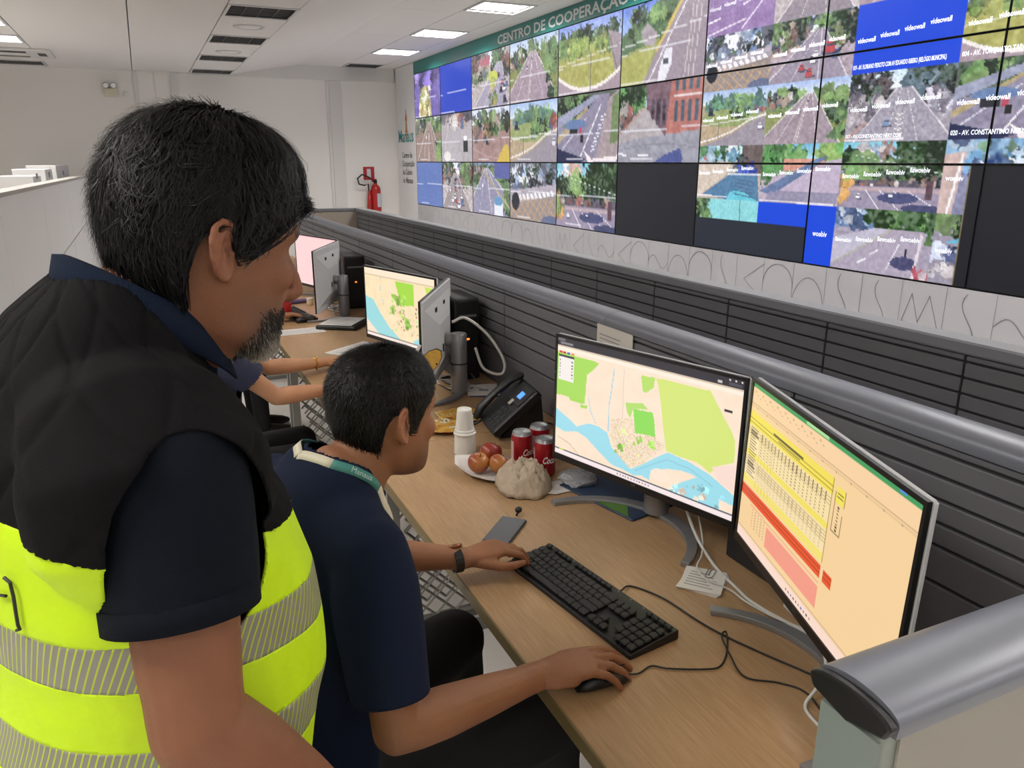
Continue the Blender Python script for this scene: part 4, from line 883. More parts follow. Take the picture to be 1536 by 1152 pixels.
# power brick, note pad with clip, computer box
pb_ = thing('power_adapter', 'white power adapter behind the spreadsheet monitor', 'adapter', (1.165, 1.02, DZ), -1.75)
obj('body', MB().bev(-.07, .07, -.028, .028, 0, .038, .006), M_white, pb_); obj('socket_face', MB().bev(-.05, .05, -.018, .018, .038, .041, .001), M_refl, pb_); obj('lead', MB().tube(spline([(-.07, 0, .02), (-.10, 0, .05), (-.12, .01, .08), (-.10, .03, .10)]), .003, 7), M_cw, pb_, smooth=True)
npd = thing('note_pad', 'small white note sheets with a paper clip near the monitor stands', 'note pad', (1.062, 1.25, DZ), -.92)
M_paper = mat('paper_white', '#d8d5d0', .7, bump=.05, bscale=60)
for k in range(4):
    s_ = obj('sheet', MB().box(-.047, .047, -.052, .052, k*.0016, k*.0016+.0014), M_paper, npd); s_.rotation_euler = (0, 0, .05*k-.06)
M_ink = mat('print_grey', '#8f8f93', .7)
for k in range(6): obj('text_line', MB().box(-.035, .03-.01*(k % 3), -.035+.012*k, -.032+.012*k, .0064, .0067), M_ink, npd)
obj('clip', MB().tube(spline([(.0, .06, .008), (0, .02, .008), (.008, .012, .008), (.016, .02, .008), (.016, .05, .008), (.009, .054, .008), (.006, .045, .008), (.006, .025, .008)]), .0009, 5), M_sil, npd)
def tower(label, loc, rz, w, d, h):
    t = thing('computer_tower', label, 'computer', loc, rz, group='computer towers')
    obj('case', MB().bev(-w/2, w/2, -d/2, d/2, 0, h, .006), M_dark, t); obj('front_panel', MB().bev(-w/2+.006, w/2-.006, -d/2-.006, -d/2+.001, .01, h-.01, .003), M_black, t)
    obj('drive_slot', MB().box(-w/2+.015, w/2-.015, -d/2-.0075, -d/2-.005, h*.78, h*.81), M_refl, t); obj('power_light', MB().box(-.006, .006, -d/2-.0075, -d/2-.005, h*.5, h*.5+.008), mat('amber_led', '#ff7a30', .4, emit=2.0), t)
    for k in range(6): obj('vent_slit', MB().box(-w/2+.02, w/2-.02, -d/2-.0075, -d/2-.005, .05+.014*k, .056+.014*k), M_dark, t)
    return t
tower('black computer case behind the spreadsheet monitor', (1.245, 1.14, DZ), 0, .11, .38, .30)
tower('black computer tower behind the butterfly monitor', (1.215, 3.20, DZ), -.05, .11, .26, .36)
tower('black computer tower behind the far white monitor', (1.19, 5.10, DZ), -.05, .13, .26, .34)
# card on the divider
cd = thing('note_card', 'white printed note card pinned to the divider behind the map monitor', 'card', (1.303, 2.04, 1.04))
obj('card', MB().bev(-.0025, .0015, -.105, .105, 0, .132, .002), mat('card_white', '#c4c0b8', .6), cd)
for k in range(6): obj('text_line', MB().box(-.0032, -.0026, -.03-.008*(k % 2), .085, .03+.013*k, .034+.013*k), M_ink, cd)
# telephone
tp = thing('desk_telephone', 'black desk telephone with a small lit blue screen', 'telephone', (1.10, 2.37, DZ), math.radians(-8))
M_ph = mat('phone_black', '#17181b', .42)
ang = math.radians(40)
T4 = np.array(Matrix.Translation((-.085, 0, .012)) @ Matrix.Rotation(-ang, 4, 'Y'))
obj('body', MB().bev(0, .215, -.10, .10, 0, .032, .006).xf(T4), M_ph, tp)
obj('foot', MB().prism([(-.06, 0), (.10, 0), (.085, .145), (.05, .11)], 'y', -.06, .06), M_ph, tp)
hs = MB().tube([(.0, .068, .046), (.03, .068, .060), (.11, .068, .064), (.18, .068, .060), (.215, .068, .046)], [(.022, .013), (.022, .015), (.018, .011), (.022, .015), (.022, .013)], 12, side=(0, 1, 0), dome=2)
obj('handset', hs.xf(T4), M_ph, tp, smooth=True)
obj('screen_frame', MB().bev(.125, .205, -.09, .035, .032, .036, .002).xf(T4), M_dark, tp)
obj('lit_screen', MB().box(.150, .178, -.062, -.025, .036, .0368).xf(T4), mat('phone_lcd', '#4f8ff0', .4, emit=.9), tp)
obj('paper_label', MB().box(.112, .136, -.035, -.012, .0362, .0368).xf(T4), mat('label_grey', '#b0aaa2', .6), tp)
for i in range(4):
    for j in range(3): obj('phone_key', MB().bev(.018+.022*i, .034+.022*i, -.045+.028*j-.028, -.025+.028*j-.028, .032, .035, .001).xf(T4), M_dark, tp)
obj('cord', MB().tube(spline([(-.08, .09, .03), (-.12, .10, .006), (-.17, .14, .005), (-.15, .2, .005), (-.08, .2, .005), (-.05, .12, .006)]), .005, 7), M_cb, tp, smooth=True)
cable('telephone_cable', 'black cable trailing from the telephone along the divider', [(1.17, 2.40, z), (1.24, 2.36, z+.01), (1.27, 2.25, z), (1.25, 2.1, z), (1.22, 2.0, z)], .003, M_cb)
# cups
cp = thing('cup_stack', 'stack of white disposable cups upside down next to the apples', 'cup', (.868, 2.245, DZ))
M_cup = mat('cup_white', '#d9d8d2', .5, spec=.4)
def cup(z0, h, rb, rt, name):
    n = 32; prof = [(rb, 0), (rb*1.0, .004), (rb*.985, .006)] + [(rb+(rt-rb)*t, h*t) for t in np.linspace(.1, .94, 8)] + [(rt*.96, h), (rt*.8, h*1.0), (rt*.78, h-.004), (.001, h-.004)]
    m = MB().lathe(prof, (0, 0, z0), n); v = np.array(m.v); a = np.arctan2(v[:, 1], v[:, 0]); rr = np.hypot(v[:, 0], v[:, 1]); k = 1 + .018*np.sign(np.sin(a*16))*((v[:, 2]-z0) > .012)*((v[:, 2]-z0) < h*.92)
    v[:, 0] *= k; v[:, 1] *= k; m.v = [tuple(p) for p in v]; return obj(name, m, M_cup, cp, smooth=True)
cup(0, .085, .036, .033, 'lower_cups'); cup(.068, .085, .032, .024, 'top_cup')
obj('rim', MB().lathe([(.0345, .066), (.0375, .068), (.0375, .072), (.034, .075)], n=32), M_cup, cp, smooth=True)
# drink cans
M_can = mat('can_red', '#9c1420', .28, metal=.35, coat=.3); M_alu = mat('can_aluminium', '#b9bcc0', .3, metal=.85); M_canw = mat('can_white', '#e6e0dc', .4)
def can(label, x, y, rz):
    t = thing('drink_can', label, 'can', (x, y, DZ), rz, group='red drink cans')
    b = obj('body', MB().lathe([(.024, 0), (.031, .006), (.033, .012), (.033, .103), (.031, .110)], n=32), M_can, t); smooth_angle(b, 50)
    l = obj('lid', MB().lathe([(.031, .110), (.0275, .119), (.0272, .1205), (.026, .1205), (.025, .116), (.001, .116)], n=32), M_alu, t); smooth_angle(l, 40)
    obj('pull_tab', MB().tube(spline([(-.004, 0, .1175), (.0, .006, .1178), (.012, .005, .1178), (.015, 0, .1178), (.012, -.005, .1178), (0, -.006, .1178), (-.004, 0, .1175)], 4), .0012, 5), M_alu, l)
    def wrap(me, a0, z0, rad=.0333):
        co = np.empty(len(me.vertices)*3, np.float32); me.vertices.foreach_get('co', co); co = co.reshape(-1, 3); a = a0 + co[:, 0]/rad
        n_ = np.stack([rad*np.cos(a), rad*np.sin(a), z0 + co[:, 1]], -1).astype(np.float32); me.vertices.foreach_set('co', n_.reshape(-1)); me.update(); return me
    me = text_mesh('Coca-Cola', .030, font_bold=.0008)
    co = np.empty(len(me.vertices)*3, np.float32); me.vertices.foreach_get('co', co); co = co.reshape(-1, 3); co[:, 0] = co[:, 0]*.62 + co[:, 1]*.25; me.vertices.foreach_set('co', co.reshape(-1))
    me.materials.clear(); me.materials.append(M_canw); link('lettering', wrap(me, -2.15, .048), M_canw, t)
    lb = MB()
    for i in range(6):
        a0, a1 = 2.55+.11*i, 2.55+.11*(i+1); R = .0333
        lb.add([(R*math.cos(a), R*math.sin(a), zz) for a, zz in ((a0,.03),(a1,.03),(a1,.092),(a0,.092))], [(0,1,2,3)])
    obj('nutrition_label', lb, mat('label_pink', '#c9a9a6', .5), t)
    return t
can('red cola can standing left of the other two cans', .985, 2.055, .2); can('red cola can at the back between two others', 1.062, 2.085, .9); can('red cola can nearest the map monitor', 1.022, 1.968, -.15)
# apples, napkin, paper bag
def apple_mat():
    m = bpy.data.materials.new('apple_skin'); m.use_nodes = True; nt = m.node_tree; b = nt.nodes['Principled BSDF']; b.inputs['Roughness'].default_value = .3
    tc = nt.nodes.new('ShaderNodeTexCoord'); n = nt.nodes.new('ShaderNodeTexNoise'); n.inputs['Scale'].default_value = 14; n.inputs['Detail'].default_value = 3
    oi = nt.nodes.new('ShaderNodeObjectInfo'); ad = nt.nodes.new('ShaderNodeVectorMath'); ad.operation = 'ADD'; nt.links.new(tc.outputs['Object'], ad.inputs[0]); nt.links.new(oi.outputs['Location'], ad.inputs[1]); nt.links.new(ad.outputs[0], n.inputs['Vector'])
    r = nt.nodes.new('ShaderNodeValToRGB'); r.color_ramp.elements[0].position = .42; r.color_ramp.elements[1].position = .6; r.color_ramp.elements[0].color = (*lin('#a86a34'), 1); r.color_ramp.elements[1].color = (*lin('#862a1e'), 1)
    nt.links.new(n.outputs[0], r.inputs[0]); nt.links.new(r.outputs[0], b.inputs['Base Color']); return m
M_app = apple_mat(); M_stem = mat('apple_stem', '#4a3420', .7)
for (x, y, r, rx, lb) in ((.838, 2.055, .034, .25, 'yellow and red apple at the left of the napkin'), (.905, 2.115, .036, -.4, 'red apple at the back of the napkin'), (.892, 2.02, .033, .7, 'brownish red apple nearest the paper bag')):
    t = thing('apple', lb, 'apple', (x, y, DZ+.006+r*.92), 0, 'apples on the napkin'); t.rotation_euler = (rx, -.3*rx, rx*3)
    prof = []
    for a in np.linspace(-PI/2, PI/2, 17):
        R = r*math.cos(a)*(1+.06*math.sin(a)); zz = r*.92*math.sin(a)
        if a > 1.0: zz -= r*.45*((a-1.0)/.57)**2
        if a < -1.1: zz += r*.3*((-1.1-a)/.47)**2
        prof.append((max(R, .0006), zz))
    obj('flesh', MB().lathe(prof, n=24), M_app, t, smooth=True); obj('stem', MB().tube([(0, 0, r*.45), (.003, 0, r*.95)], .0015, 5), M_stem, t)
M_nap = mat('napkin', '#d3cfcc', .8, bump=.25, bscale=90)
def sheet(name, label, cat, cx, cy, pts, amp, seed, curl=None, thick=.0008, m=None, z0=.002):
    """crumpled sheet from an outline around (cx, cy)"""
    mb = MB(); n = len(pts); P = np.array(pts); R = 6; v = [(0, 0, z0+.002)]; g = np.random.default_rng(seed)
    for r in range(1, R+1):
        for k in range(n):
            q = P[k]*r/R; zz = z0 + amp*abs(noise.noise((q[0]*28+seed, q[1]*28, seed*.7)))*(r/R)
            if curl and r >= R-1: zz += curl[k % len(curl)]*(r-R+2)/2
            v.append((q[0], q[1], zz))
    f = [(0, 1+k, 1+(k+1) % n) for k in range(n)] + [(1+(r-1)*n+k, 1+r*n+k, 1+r*n+(k+1) % n, 1+(r-1)*n+(k+1) % n) for r in range(1, R) for k in range(n)]
    mb.add(v, f); o = obj(name, mb, m or M_nap, None, smooth=True, solid=thick); o.location = (cx, cy, DZ); return tag(o, label, cat)
sheet('napkin', 'white crumpled napkin under the apples', 'napkin', .872, 2.055, [(-.08, .085), (-.10, .03), (-.085, -.04), (-.045, -.085), (.0, -.10), (.05, -.10), (.09, -.06), (.10, .0), (.09, .06), (.04, .10), (-.02, .11)], .012, 3, [.035, .03, .02, .012, .004, .004, .004, .004, .012, .02, .02])
sheet('napkin', 'white folded paper sheet sticking out beside the paper bag', 'napkin', 1.02, 1.85, [(-.07, .05), (-.08, -.01), (-.04, -.035), (.04, -.03), (.075, -.02), (.06, .02), (.02, .055)], .006, 5)
def crumple(name, label, cat, loc, r, seed, m, nf=95, rough=.08):
    g = np.random.default_rng(int(seed*10)); nn = g.normal(size=(nf, 3)); nn /= np.linalg.norm(nn, axis=1, keepdims=True); hh = .84 + .36*g.random(nf)
    bm = bmesh.new(); bmesh.ops.create_icosphere(bm, subdivisions=5, radius=1)
    for v in bm.verts:
        d = np.array(v.co.normalized()); c = nn @ d; k = np.min(np.where(c > .12, hh/np.maximum(c, .12), 9)); k = min(k, 1.45)
        k *= 1 + rough*noise.noise(Vector(d)*6+Vector((seed, 0, 0))) + rough*.6*abs(noise.noise(Vector(d)*13))
        p = Vector((d[0]*r[0]*k, d[1]*r[1]*k, d[2]*r[2]*k))
        if p.z < -r[2]*.55: p.z = -r[2]*.55 + (p.z+r[2]*.55)*.05
        v.co = p + Vector((0, 0, r[2]*.60))
    me = bpy.data.meshes.new(name); bm.to_mesh(me); bm.free(); o = link(name, me, m, None, True); o.location = loc; return tag(o, label, cat)
M_bag = mat('bag_paper', '#bfae99', .75, bump=.35, bscale=45)
M_bag2 = mat('bag_tissue', '#b3a390', .8, bump=.5, bscale=60)
def tissue(name, label, cat, loc, R, H, seed, m, nt=72, nr=26):
    v = []; g = np.random.default_rng(seed)
    for i in range(nr+1):
        r = i/nr
        for k in range(nt):
            a = 2*PI*k/nt; q = Vector((math.cos(a)*r*2.2+seed, math.sin(a)*r*2.2, seed*.3)); o_ = 1 + .22*noise.noise(Vector((math.cos(a)*1.6, math.sin(a)*1.6, seed)))
            rid = 1 - abs(noise.noise(q*1.3))*2.0; rid2 = 1 - abs(noise.noise(q*2.9+Vector((3, 1, 0))))*2.0; rid3 = abs(noise.noise(q*6.1))
            rr = R*o_*(r + .10*r*(1-r)*rid2); z = H*max(0, 1-r**2.6)**.75*(.72+.30*rid+.16*rid2-.10*rid3) + .010*r*r*abs(noise.noise(q*3.7))*(1 if r > .8 else .5)
            v.append((rr*math.cos(a)*1.0, rr*math.sin(a)*1.08, z+.0012))
    f = [(i*nt+k, (i+1)*nt+k, (i+1)*nt+(k+1) % nt, i*nt+(k+1) % nt) for i in range(nr) for k in range(nt)]
    mb = MB().add(v, f); o = obj(name, mb, m, None, smooth=True, solid=.0008); o.location = loc; return tag(o, label, cat)
tissue('paper_bag', 'crumpled beige paper bag in front of the cans', 'paper bag', (.918, 1.905, DZ), .086, .082, 5, M_bag2)
# clear plastic behind cans, folder, snack packets, brochures
M_clear = mat('clear_film', '#b9bcc0', .15, spec=.6, trans=.55)
crumple('plastic_wrap', 'crumpled clear plastic wrap under the corner of the map monitor', 'wrapper', (1.085, 1.875, DZ), (.045, .055, .022), 9.1, M_clear, 30, .1)
fo = thing('folder', 'dark blue folder with a green triangle under the map monitor', 'folder', (1.15, 1.745, DZ), -1.35)
obj('cover', MB().bev(-.15, .15, -.10, .10, 0, .006, .002), mat('folder_blue', '#22344f', .5), fo); obj('green_corner', MB().prism([(-.02, -.095), (.13, -.095), (.04, -.01)], 'z', .0062, .0072), mat('folder_green', '#4f7a30', .5), fo)
def snack_mat():
    m = bpy.data.materials.new('snack_print'); m.use_nodes = True; nt = m.node_tree; b = nt.nodes['Principled BSDF']; b.inputs['Roughness'].default_value = .3
    tc = nt.nodes.new('ShaderNodeTexCoord'); n = nt.nodes.new('ShaderNodeTexNoise'); n.inputs['Scale'].default_value = 22; n.inputs['Detail'].default_value = 2
    nt.links.new(tc.outputs['Object'], n.inputs['Vector']); r = nt.nodes.new('ShaderNodeValToRGB'); cr = r.color_ramp; cr.interpolation = 'CONSTANT'
    cols = [(0, '#7a2f22'), (.36, '#b8842e'), (.46, '#c9a24a'), (.56, '#a8802f'), (.62, '#d9d2c4'), (.68, '#6f7a2f')]
    cr.elements[0].position = 0; cr.elements[0].color = (*lin(cols[0][1]), 1); cr.elements[1].position = cols[1][0]; cr.elements[1].color = (*lin(cols[1][1]), 1)
    for q, c in cols[2:]: e_ = cr.elements.new(q); e_.color = (*lin(c), 1)
    nt.links.new(n.outputs[0], r.inputs[0]); nt.links.new(r.outputs[0], b.inputs['Base Color']); return m
M_snack = snack_mat()
sheet('snack_packet', 'flat yellow snack packet lying beside the telephone', 'snack packet', 1.0, 2.60, [(-.09, .07), (-.10, -.05), (-.03, -.10), (.08, -.08), (.10, .02), (.03, .10)], .018, 8, m=M_snack, thick=.002, z0=.004)
sheet('snack_packet', 'white and yellow snack packet lying behind the cups', 'snack packet', .89, 2.49, [(-.07, .06), (-.08, -.04), (-.02, -.08), (.06, -.06), (.08, .02), (.02, .08)], .016, 11, m=M_snack, thick=.002, z0=.012)
br = thing('brochure', 'white and blue brochure on the desk behind the telephone', 'brochure', (1.215, 2.87, DZ), -.45)
obj('back_booklet', MB().bev(-.07, .08, -.09, .09, 0, .006, .002), mat('booklet_blue', '#34386e', .5), br)
fc = obj('front_sheet', MB().box(-.085, .045, -.085, .075, .0065, .009), M_paper, br); fc.rotation_euler = (0, 0, .12)
obj('printed_figure', MB().bev(-.035, .005, -.03, .02, .0092, .0096, .0002), M_ink, br)
# smartphone and earbud
sp = thing('smartphone', 'dark grey smartphone lying on the desk by the watch', 'smartphone', (.752, 1.668, DZ), -.78)
obj('body', MB().bev(-.036, .036, -.074, .074, 0, .008, .003), mat('phone_grey', '#3b3f45', .4), sp, bevel=.001); obj('glass', MB().box(-.033, .033, -.071, .071, .0081, .0086), mat('phone_glass', '#4c5056', .35), sp)
eb = thing('earbud', 'tiny black earbud at the tip of the smartphone', 'earbud', (.826, 1.742, DZ+.009))
obj('bud', MB().ball((0, 0, .008), (.010, .010, .009), 12, 8), M_black, eb, smooth=True); obj('stem', MB().tube([(0, 0, .004), (-.012, -.014, .0)], .0035, 7), M_black, eb)
# things on the farther desks
def paper(label, cx, cy, w, h, rz, lines=9, zo=0.):
    t = thing('paper_sheet', label, 'paper', (cx, cy, DZ+zo), rz, group='papers on the far desks')
    obj('page', MB().box(-w/2, w/2, -h/2, h/2, .0, .0015), mat('page_white', '#cfcdcb', .7), t)
    for k in range(lines): obj('text_line', MB().box(-w*.4, w*.4-.02*(k % 3), -h*.38+h*.76*k/lines, -h*.38+h*.76*k/lines+.005, .0016, .0019), M_ink, t)
paper('printed sheet in front of the second desk map monitor', .915, 3.83, .21, .30, -.95)
paper('white sheet at the front edge of the third desk', .71, 4.40, .27, .15, .02, 4)
paper('white sheet lying on a black tray on the third desk', .97, 4.46, .20, .24, -.6, 5, .026)
paper('loose sheet under the butterfly monitor edge', 1.03, 3.30, .2, .2, .3, 5)
tr = thing('document_tray', 'low black tray under a sheet on the third desk', 'tray', (.98, 4.46, DZ), -.6)
obj('tray_body', MB().bev(-.12, .12, -.14, .14, 0, .024, .006), M_black, tr)
keyboard('dark keyboard on the third desk', (.77, 4.86, DZ), krz)
mouse('dark mouse under the hand on the third desk', (.79, 4.66, DZ), -.1)
bt = thing('drink_bottle', 'small red drink bottle with pink cap on the third desk', 'bottle', (.725, 4.93, DZ))
obj('body', MB().lathe([(.03, 0), (.034, .006), (.034, .07), (.03, .085), (.032, .1), (.02, .125), (.015, .13)], n=20), mat('bottle_red', '#b32a33', .3), bt, smooth=True); obj('cap', MB().lathe([(.017, .13), (.017, .148), (.001, .149)], n=16), mat('cap_pink', '#d8626a', .4), bt, smooth=True)
tb = thing('pen_case', 'slim purple pencil case near the far monitor', 'case', (.84, 5.33, DZ), .3)
obj('pouch', MB().bev(-.09, .09, -.03, .03, 0, .022, .008), mat('case_purple', '#5a4a78', .6), tb); obj('zip', MB().box(-.08, .08, -.003, .003, .022, .0235), M_sil, tb)
jr = thing('small_jar', 'small cream jar on the third desk beside the white monitor', 'jar', (.93, 5.24, DZ))
obj('jar_body', MB().lathe([(.02, 0), (.022, .004), (.022, .03), (.02, .034)], n=16), mat('cream', '#cfc4a8', .5), jr, smooth=True); obj('lid', MB().lathe([(.0225, .034), (.0225, .045), (.001, .046)], n=16), M_white, jr)
# tangled cables by the D and F stands
for (cx, cy, lbl) in ((1.13, 2.98, 'butterfly monitor stand'), (1.02, 4.95, 'far white monitor stand')):
    g = np.random.default_rng(int(cy*10))
    for k in range(4):
        pts = [(cx + .10*(g.random()-.5)*2, cy + .14*(g.random()-.5)*2, DZ + .004 + .03*g.random()) for _ in range(7)]
        cable('tangled_cable', f'{["black", "white", "grey", "pale"][k]} cable tangled on the desk by the {lbl}', pts, .003, [M_cb, M_cw, mat('cable_grey', '#6d6d70', .5), M_cw][k], 'tangled cables')
cable('monitor_cable', 'white cable looping from the butterfly monitor back', [(1.06, 2.86, 1.06), (1.12, 2.86, 1.07), (1.20, 2.82, 1.0), (1.25, 2.78, .9), (1.23, 2.76, .85), (1.17, 2.80, .87), (1.15, 2.84, .95)], .006, M_cw)

# ------------------------------------------------------------ people
def remesh(mb, voxel, it=2):
    me = mb.mesh('tmp'); o = bpy.data.objects.new('tmp', me); COL.objects.link(o)
    m = o.modifiers.new('r', 'REMESH'); m.mode = 'VOXEL'; m.voxel_size = voxel
    me2 = bpy.data.meshes.new_from_object(o.evaluated_get(bpy.context.evaluated_depsgraph_get()))
    bpy.data.objects.remove(o); bpy.data.meshes.remove(me)
    V = np.empty(len(me2.vertices)*3, np.float32); me2.vertices.foreach_get('co', V); V = V.reshape(-1, 3).astype(float)
    Q = np.empty(len(me2.loops), np.int32); me2.loops.foreach_get('vertex_index', Q); Q = Q.reshape(-1, 4)
    bpy.data.meshes.remove(me2)
    return relax(V, Q, it), Q
def relax(V, Q, it, lam=.6, mask=None):
    E = np.concatenate([Q[:, [0, 1]], Q[:, [1, 2]], Q[:, [2, 3]], Q[:, [3, 0]]]); E = np.concatenate([E, E[:, ::-1]])
    n = np.bincount(E[:, 0], minlength=len(V))[:, None] + 1e-9
    for _ in range(it):
        A = np.stack([np.bincount(E[:, 0], V[E[:, 1], k], len(V)) for k in range(3)], -1)/n
        D = (A - V)*lam
        V = V + (D if mask is None else D*mask[:, None])
    return V
def normals(V, Q):
    d1 = V[Q[:, 2]] - V[Q[:, 0]]; d2 = V[Q[:, 3]] - V[Q[:, 1]]; n = np.cross(d1, d2); N = np.zeros_like(V)
    for k in range(4): np.add.at(N, Q[:, k], n)
    return N/(np.linalg.norm(N, axis=1, keepdims=True)+1e-12)
def snoise(P, seed, scale, oct=3):
    """cheap smooth noise: sum of rotated sines"""
    r = np.random.default_rng(seed); out = np.zeros(len(P)); amp = 1.
    for o in range(oct):
        for _ in range(4):
            k = r.normal(size=3); k /= np.linalg.norm(k); out += amp*np.sin((P @ k)*scale*(2**o)*(.8+.4*r.random()) + r.random()*6.3)/4
        amp *= .5
    return out
def fr(az):
    a = math.radians(az); return np.array((math.sin(a), math.cos(a), 0.)), np.array((math.cos(a), -math.sin(a), 0.))
UP = np.array((0, 0, 1.))
HZ = np.array([-.116, -.112, -.104, -.088, -.07, -.048, -.022, .008, .035, .06, .085, .105, .117, .122])
HXF = np.array([.062, .078, .090, .0905, .0925, .0915, .0915, .0925, .0985, .094, .083, .064, .038, .004])
HXB = np.array([.045, .012, -.005, -.035, -.058, -.077, -.091, -.099, -.102, -.100, -.091, -.074, -.046, -.008])
HW = np.array([.010, .030, .046, .0575, .0635, .068, .0715, .0745, .0765, .0755, .0685, .054, .034, .004])
def hsurf(phi, z, s=1.0):
    xf, xb, w = np.interp(z, HZ, HXF), np.interp(z, HZ, HXB), np.interp(z, HZ, HW)
    c = np.cos(phi); sn = np.sin(phi); xc = (xf+xb)/2 - .012*(np.clip(.06-np.abs(z), 0, 1)/.06)
    e = 2/2.25
    x = xc + np.where(c > 0, (xf-xc), (xc-xb))*np.sign(c)*np.abs(c)**e; y = w*np.sign(sn)*np.abs(sn)**e
    return np.stack([x, y, z+0*x], -1)*s
class Head:
    def __init__(s, loc, az, pit, roll=0., sc=1.0):
        f, r = fr(az); p = math.radians(pit); F = f*math.cos(p) - UP*math.sin(p); U = UP*math.cos(p) + f*math.sin(p); Lf = np.cross(U, F)
        a = math.radians(roll); L2 = Lf*math.cos(a) + U*math.sin(a); U2 = U*math.cos(a) - Lf*math.sin(a)
        s.M = np.eye(4); s.M[:3, 0] = F; s.M[:3, 1] = L2; s.M[:3, 2] = U2; s.M[:3, 3] = loc; s.sc = sc
    def w(s, P): return (np.asarray(P)*s.sc) @ s.M[:3, :3].T + s.M[:3, 3]
    def wd(s, P): return np.asarray(P) @ s.M[:3, :3].T
    def l(s, P): return ((np.asarray(P) - s.M[:3, 3]) @ s.M[:3, :3])/s.sc
    def prims(s, mb, nose=1.0, jowl=0.):
        st = len(mb.v); zs = np.concatenate([np.linspace(-.116, .1, 30), np.linspace(.105, .122, 8)]); n = 40; v = []
        for z in zs: v += list(hsurf(np.arange(n)*2*PI/n, np.full(n, z)))
        m = len(zs); mb.add(v, [(i*n+k, i*n+(k+1) % n, (i+1)*n+(k+1) % n, (i+1)*n+k) for i in range(m-1) for k in range(n)] + [tuple(range(n-1, -1, -1)), tuple(range((m-1)*n, m*n))])
        mb.tube([(.082, 0, .020), (.096, 0, .0), (.108*nose, 0, -.023), (.114*nose, 0, -.034), (.104*nose, 0, -.044)], [(.009, .010), (.009, .010), (.0105, .011), (.0125, .0115), (.011, .008)], 12, side=(0, 1, 0), dome=2)
        for sy in (-1, 1):
            mb.ball((.096, sy*.013, -.039), (.012, .008, .008), 10, 8)
            mb.ball((.066, sy*.043, -.016), (.022, .022, .024), 14, 10)         # cheekbone
            mb.tube([(.090, sy*.008, .031), (.090, sy*.028, .036), (.074, sy*.05, .030)], .009, 8, dome=2)
            if jowl: mb.ball((.025, sy*.040, -.075), (.05, .020+jowl, .032), 14, 10)
            # ear
            def E(b, z, o=0.): return (-.004-b*.93, sy*(.0735+.004+b*.50+o), z+.004)
            mb.tube([E(*q) for q in ((-.003, .004), (-.001, .02), (.008, .030), (.019, .031), (.029, .022), (.0305, .006), (.026, -.010), (.018, -.021), (.010, -.029), (.003, -.031), (-.001, -.024), (-.003, -.014))], [.0035, .0042, .0045, .0045, .0045, .0042, .004, .0045, .0055, .006, .005, .004], 8, dome=2)
            mb.tube([E(.006, .022, -.003), (E(.017, .016, .0)), E(.019, .002, .0), E(.014, -.013, -.002)], [.003, .004, .0042, .0035], 8, dome=2)
            mb.tube([E(.010, .024, -.006), E(.014, .0, -.008), E(.010, -.024, -.005)], [(.013, .004), (.014, .004), (.010, .004)], 10, side=(1, 0, 0), dome=2)
            mb.ball(E(-.002, -.004, .001), (.005, .004, .007), 8, 6)
        mb.tube([(.082, -.026, -.066), (.0955, -.012, -.064), (.0985, 0, -.0655), (.0955, .012, -.064), (.082, .026, -.066)], [.003, .0055, .006, .0055, .003], 8, dome=1)
        mb.tube([(.080, -.022, -.073), (.0935, -.010, -.0765), (.096, 0, -.0775), (.0935, .010, -.0765), (.080, .022, -.073)], [.003, .006, .007, .006, .003], 8, dome=1)
        mb.ball((.076, 0, -.098), (.020, .026, .017), 14, 10)
        A = np.array(mb.v[st:]); mb.v[st:] = [tuple(p) for p in s.w(A)]
    def sculpt(s, V, Q, it=26):
        P = s.l(V); near = np.exp(-((P[:, 0]-.108)/.02)**2-(P[:, 1]/.018)**2-((P[:, 2]+.028)/.026)**2) + np.exp(-((np.abs(P[:, 1])-.092)/.018)**2-((P[:, 0]+.016)/.03)**2-(P[:, 2]/.045)**2)*1.2 + .7*np.exp(-((P[:, 0]-.096)/.016)**2-(P[:, 1]/.024)**2-((P[:, 2]+.070)/.010)**2)
        inh = (np.abs(P[:, 1]) < .12) & (np.abs(P[:, 2]) < .16) & (np.abs(P[:, 0]) < .14)
        V = relax(V, Q, it, .6, np.clip(1-near*1.6, 0, 1)*inh)
        P = s.l(V); d = np.zeros_like(P)
        for sy in (-1, 1):
            g = np.exp(-(((P[:, 0]-.085)/.018)**2+((P[:, 1]-sy*.031)/.017)**2+((P[:, 2]-.010)/.012)**2)); d[:, 0] -= .011*g
            g = np.exp(-(((P[:, 0]-.09)/.012)**2+((P[:, 1]-sy*.03)/.014)**2+((P[:, 2]-.005)/.006)**2)); d[:, 0] += .006*g
        return V + s.wd(d)*s.sc
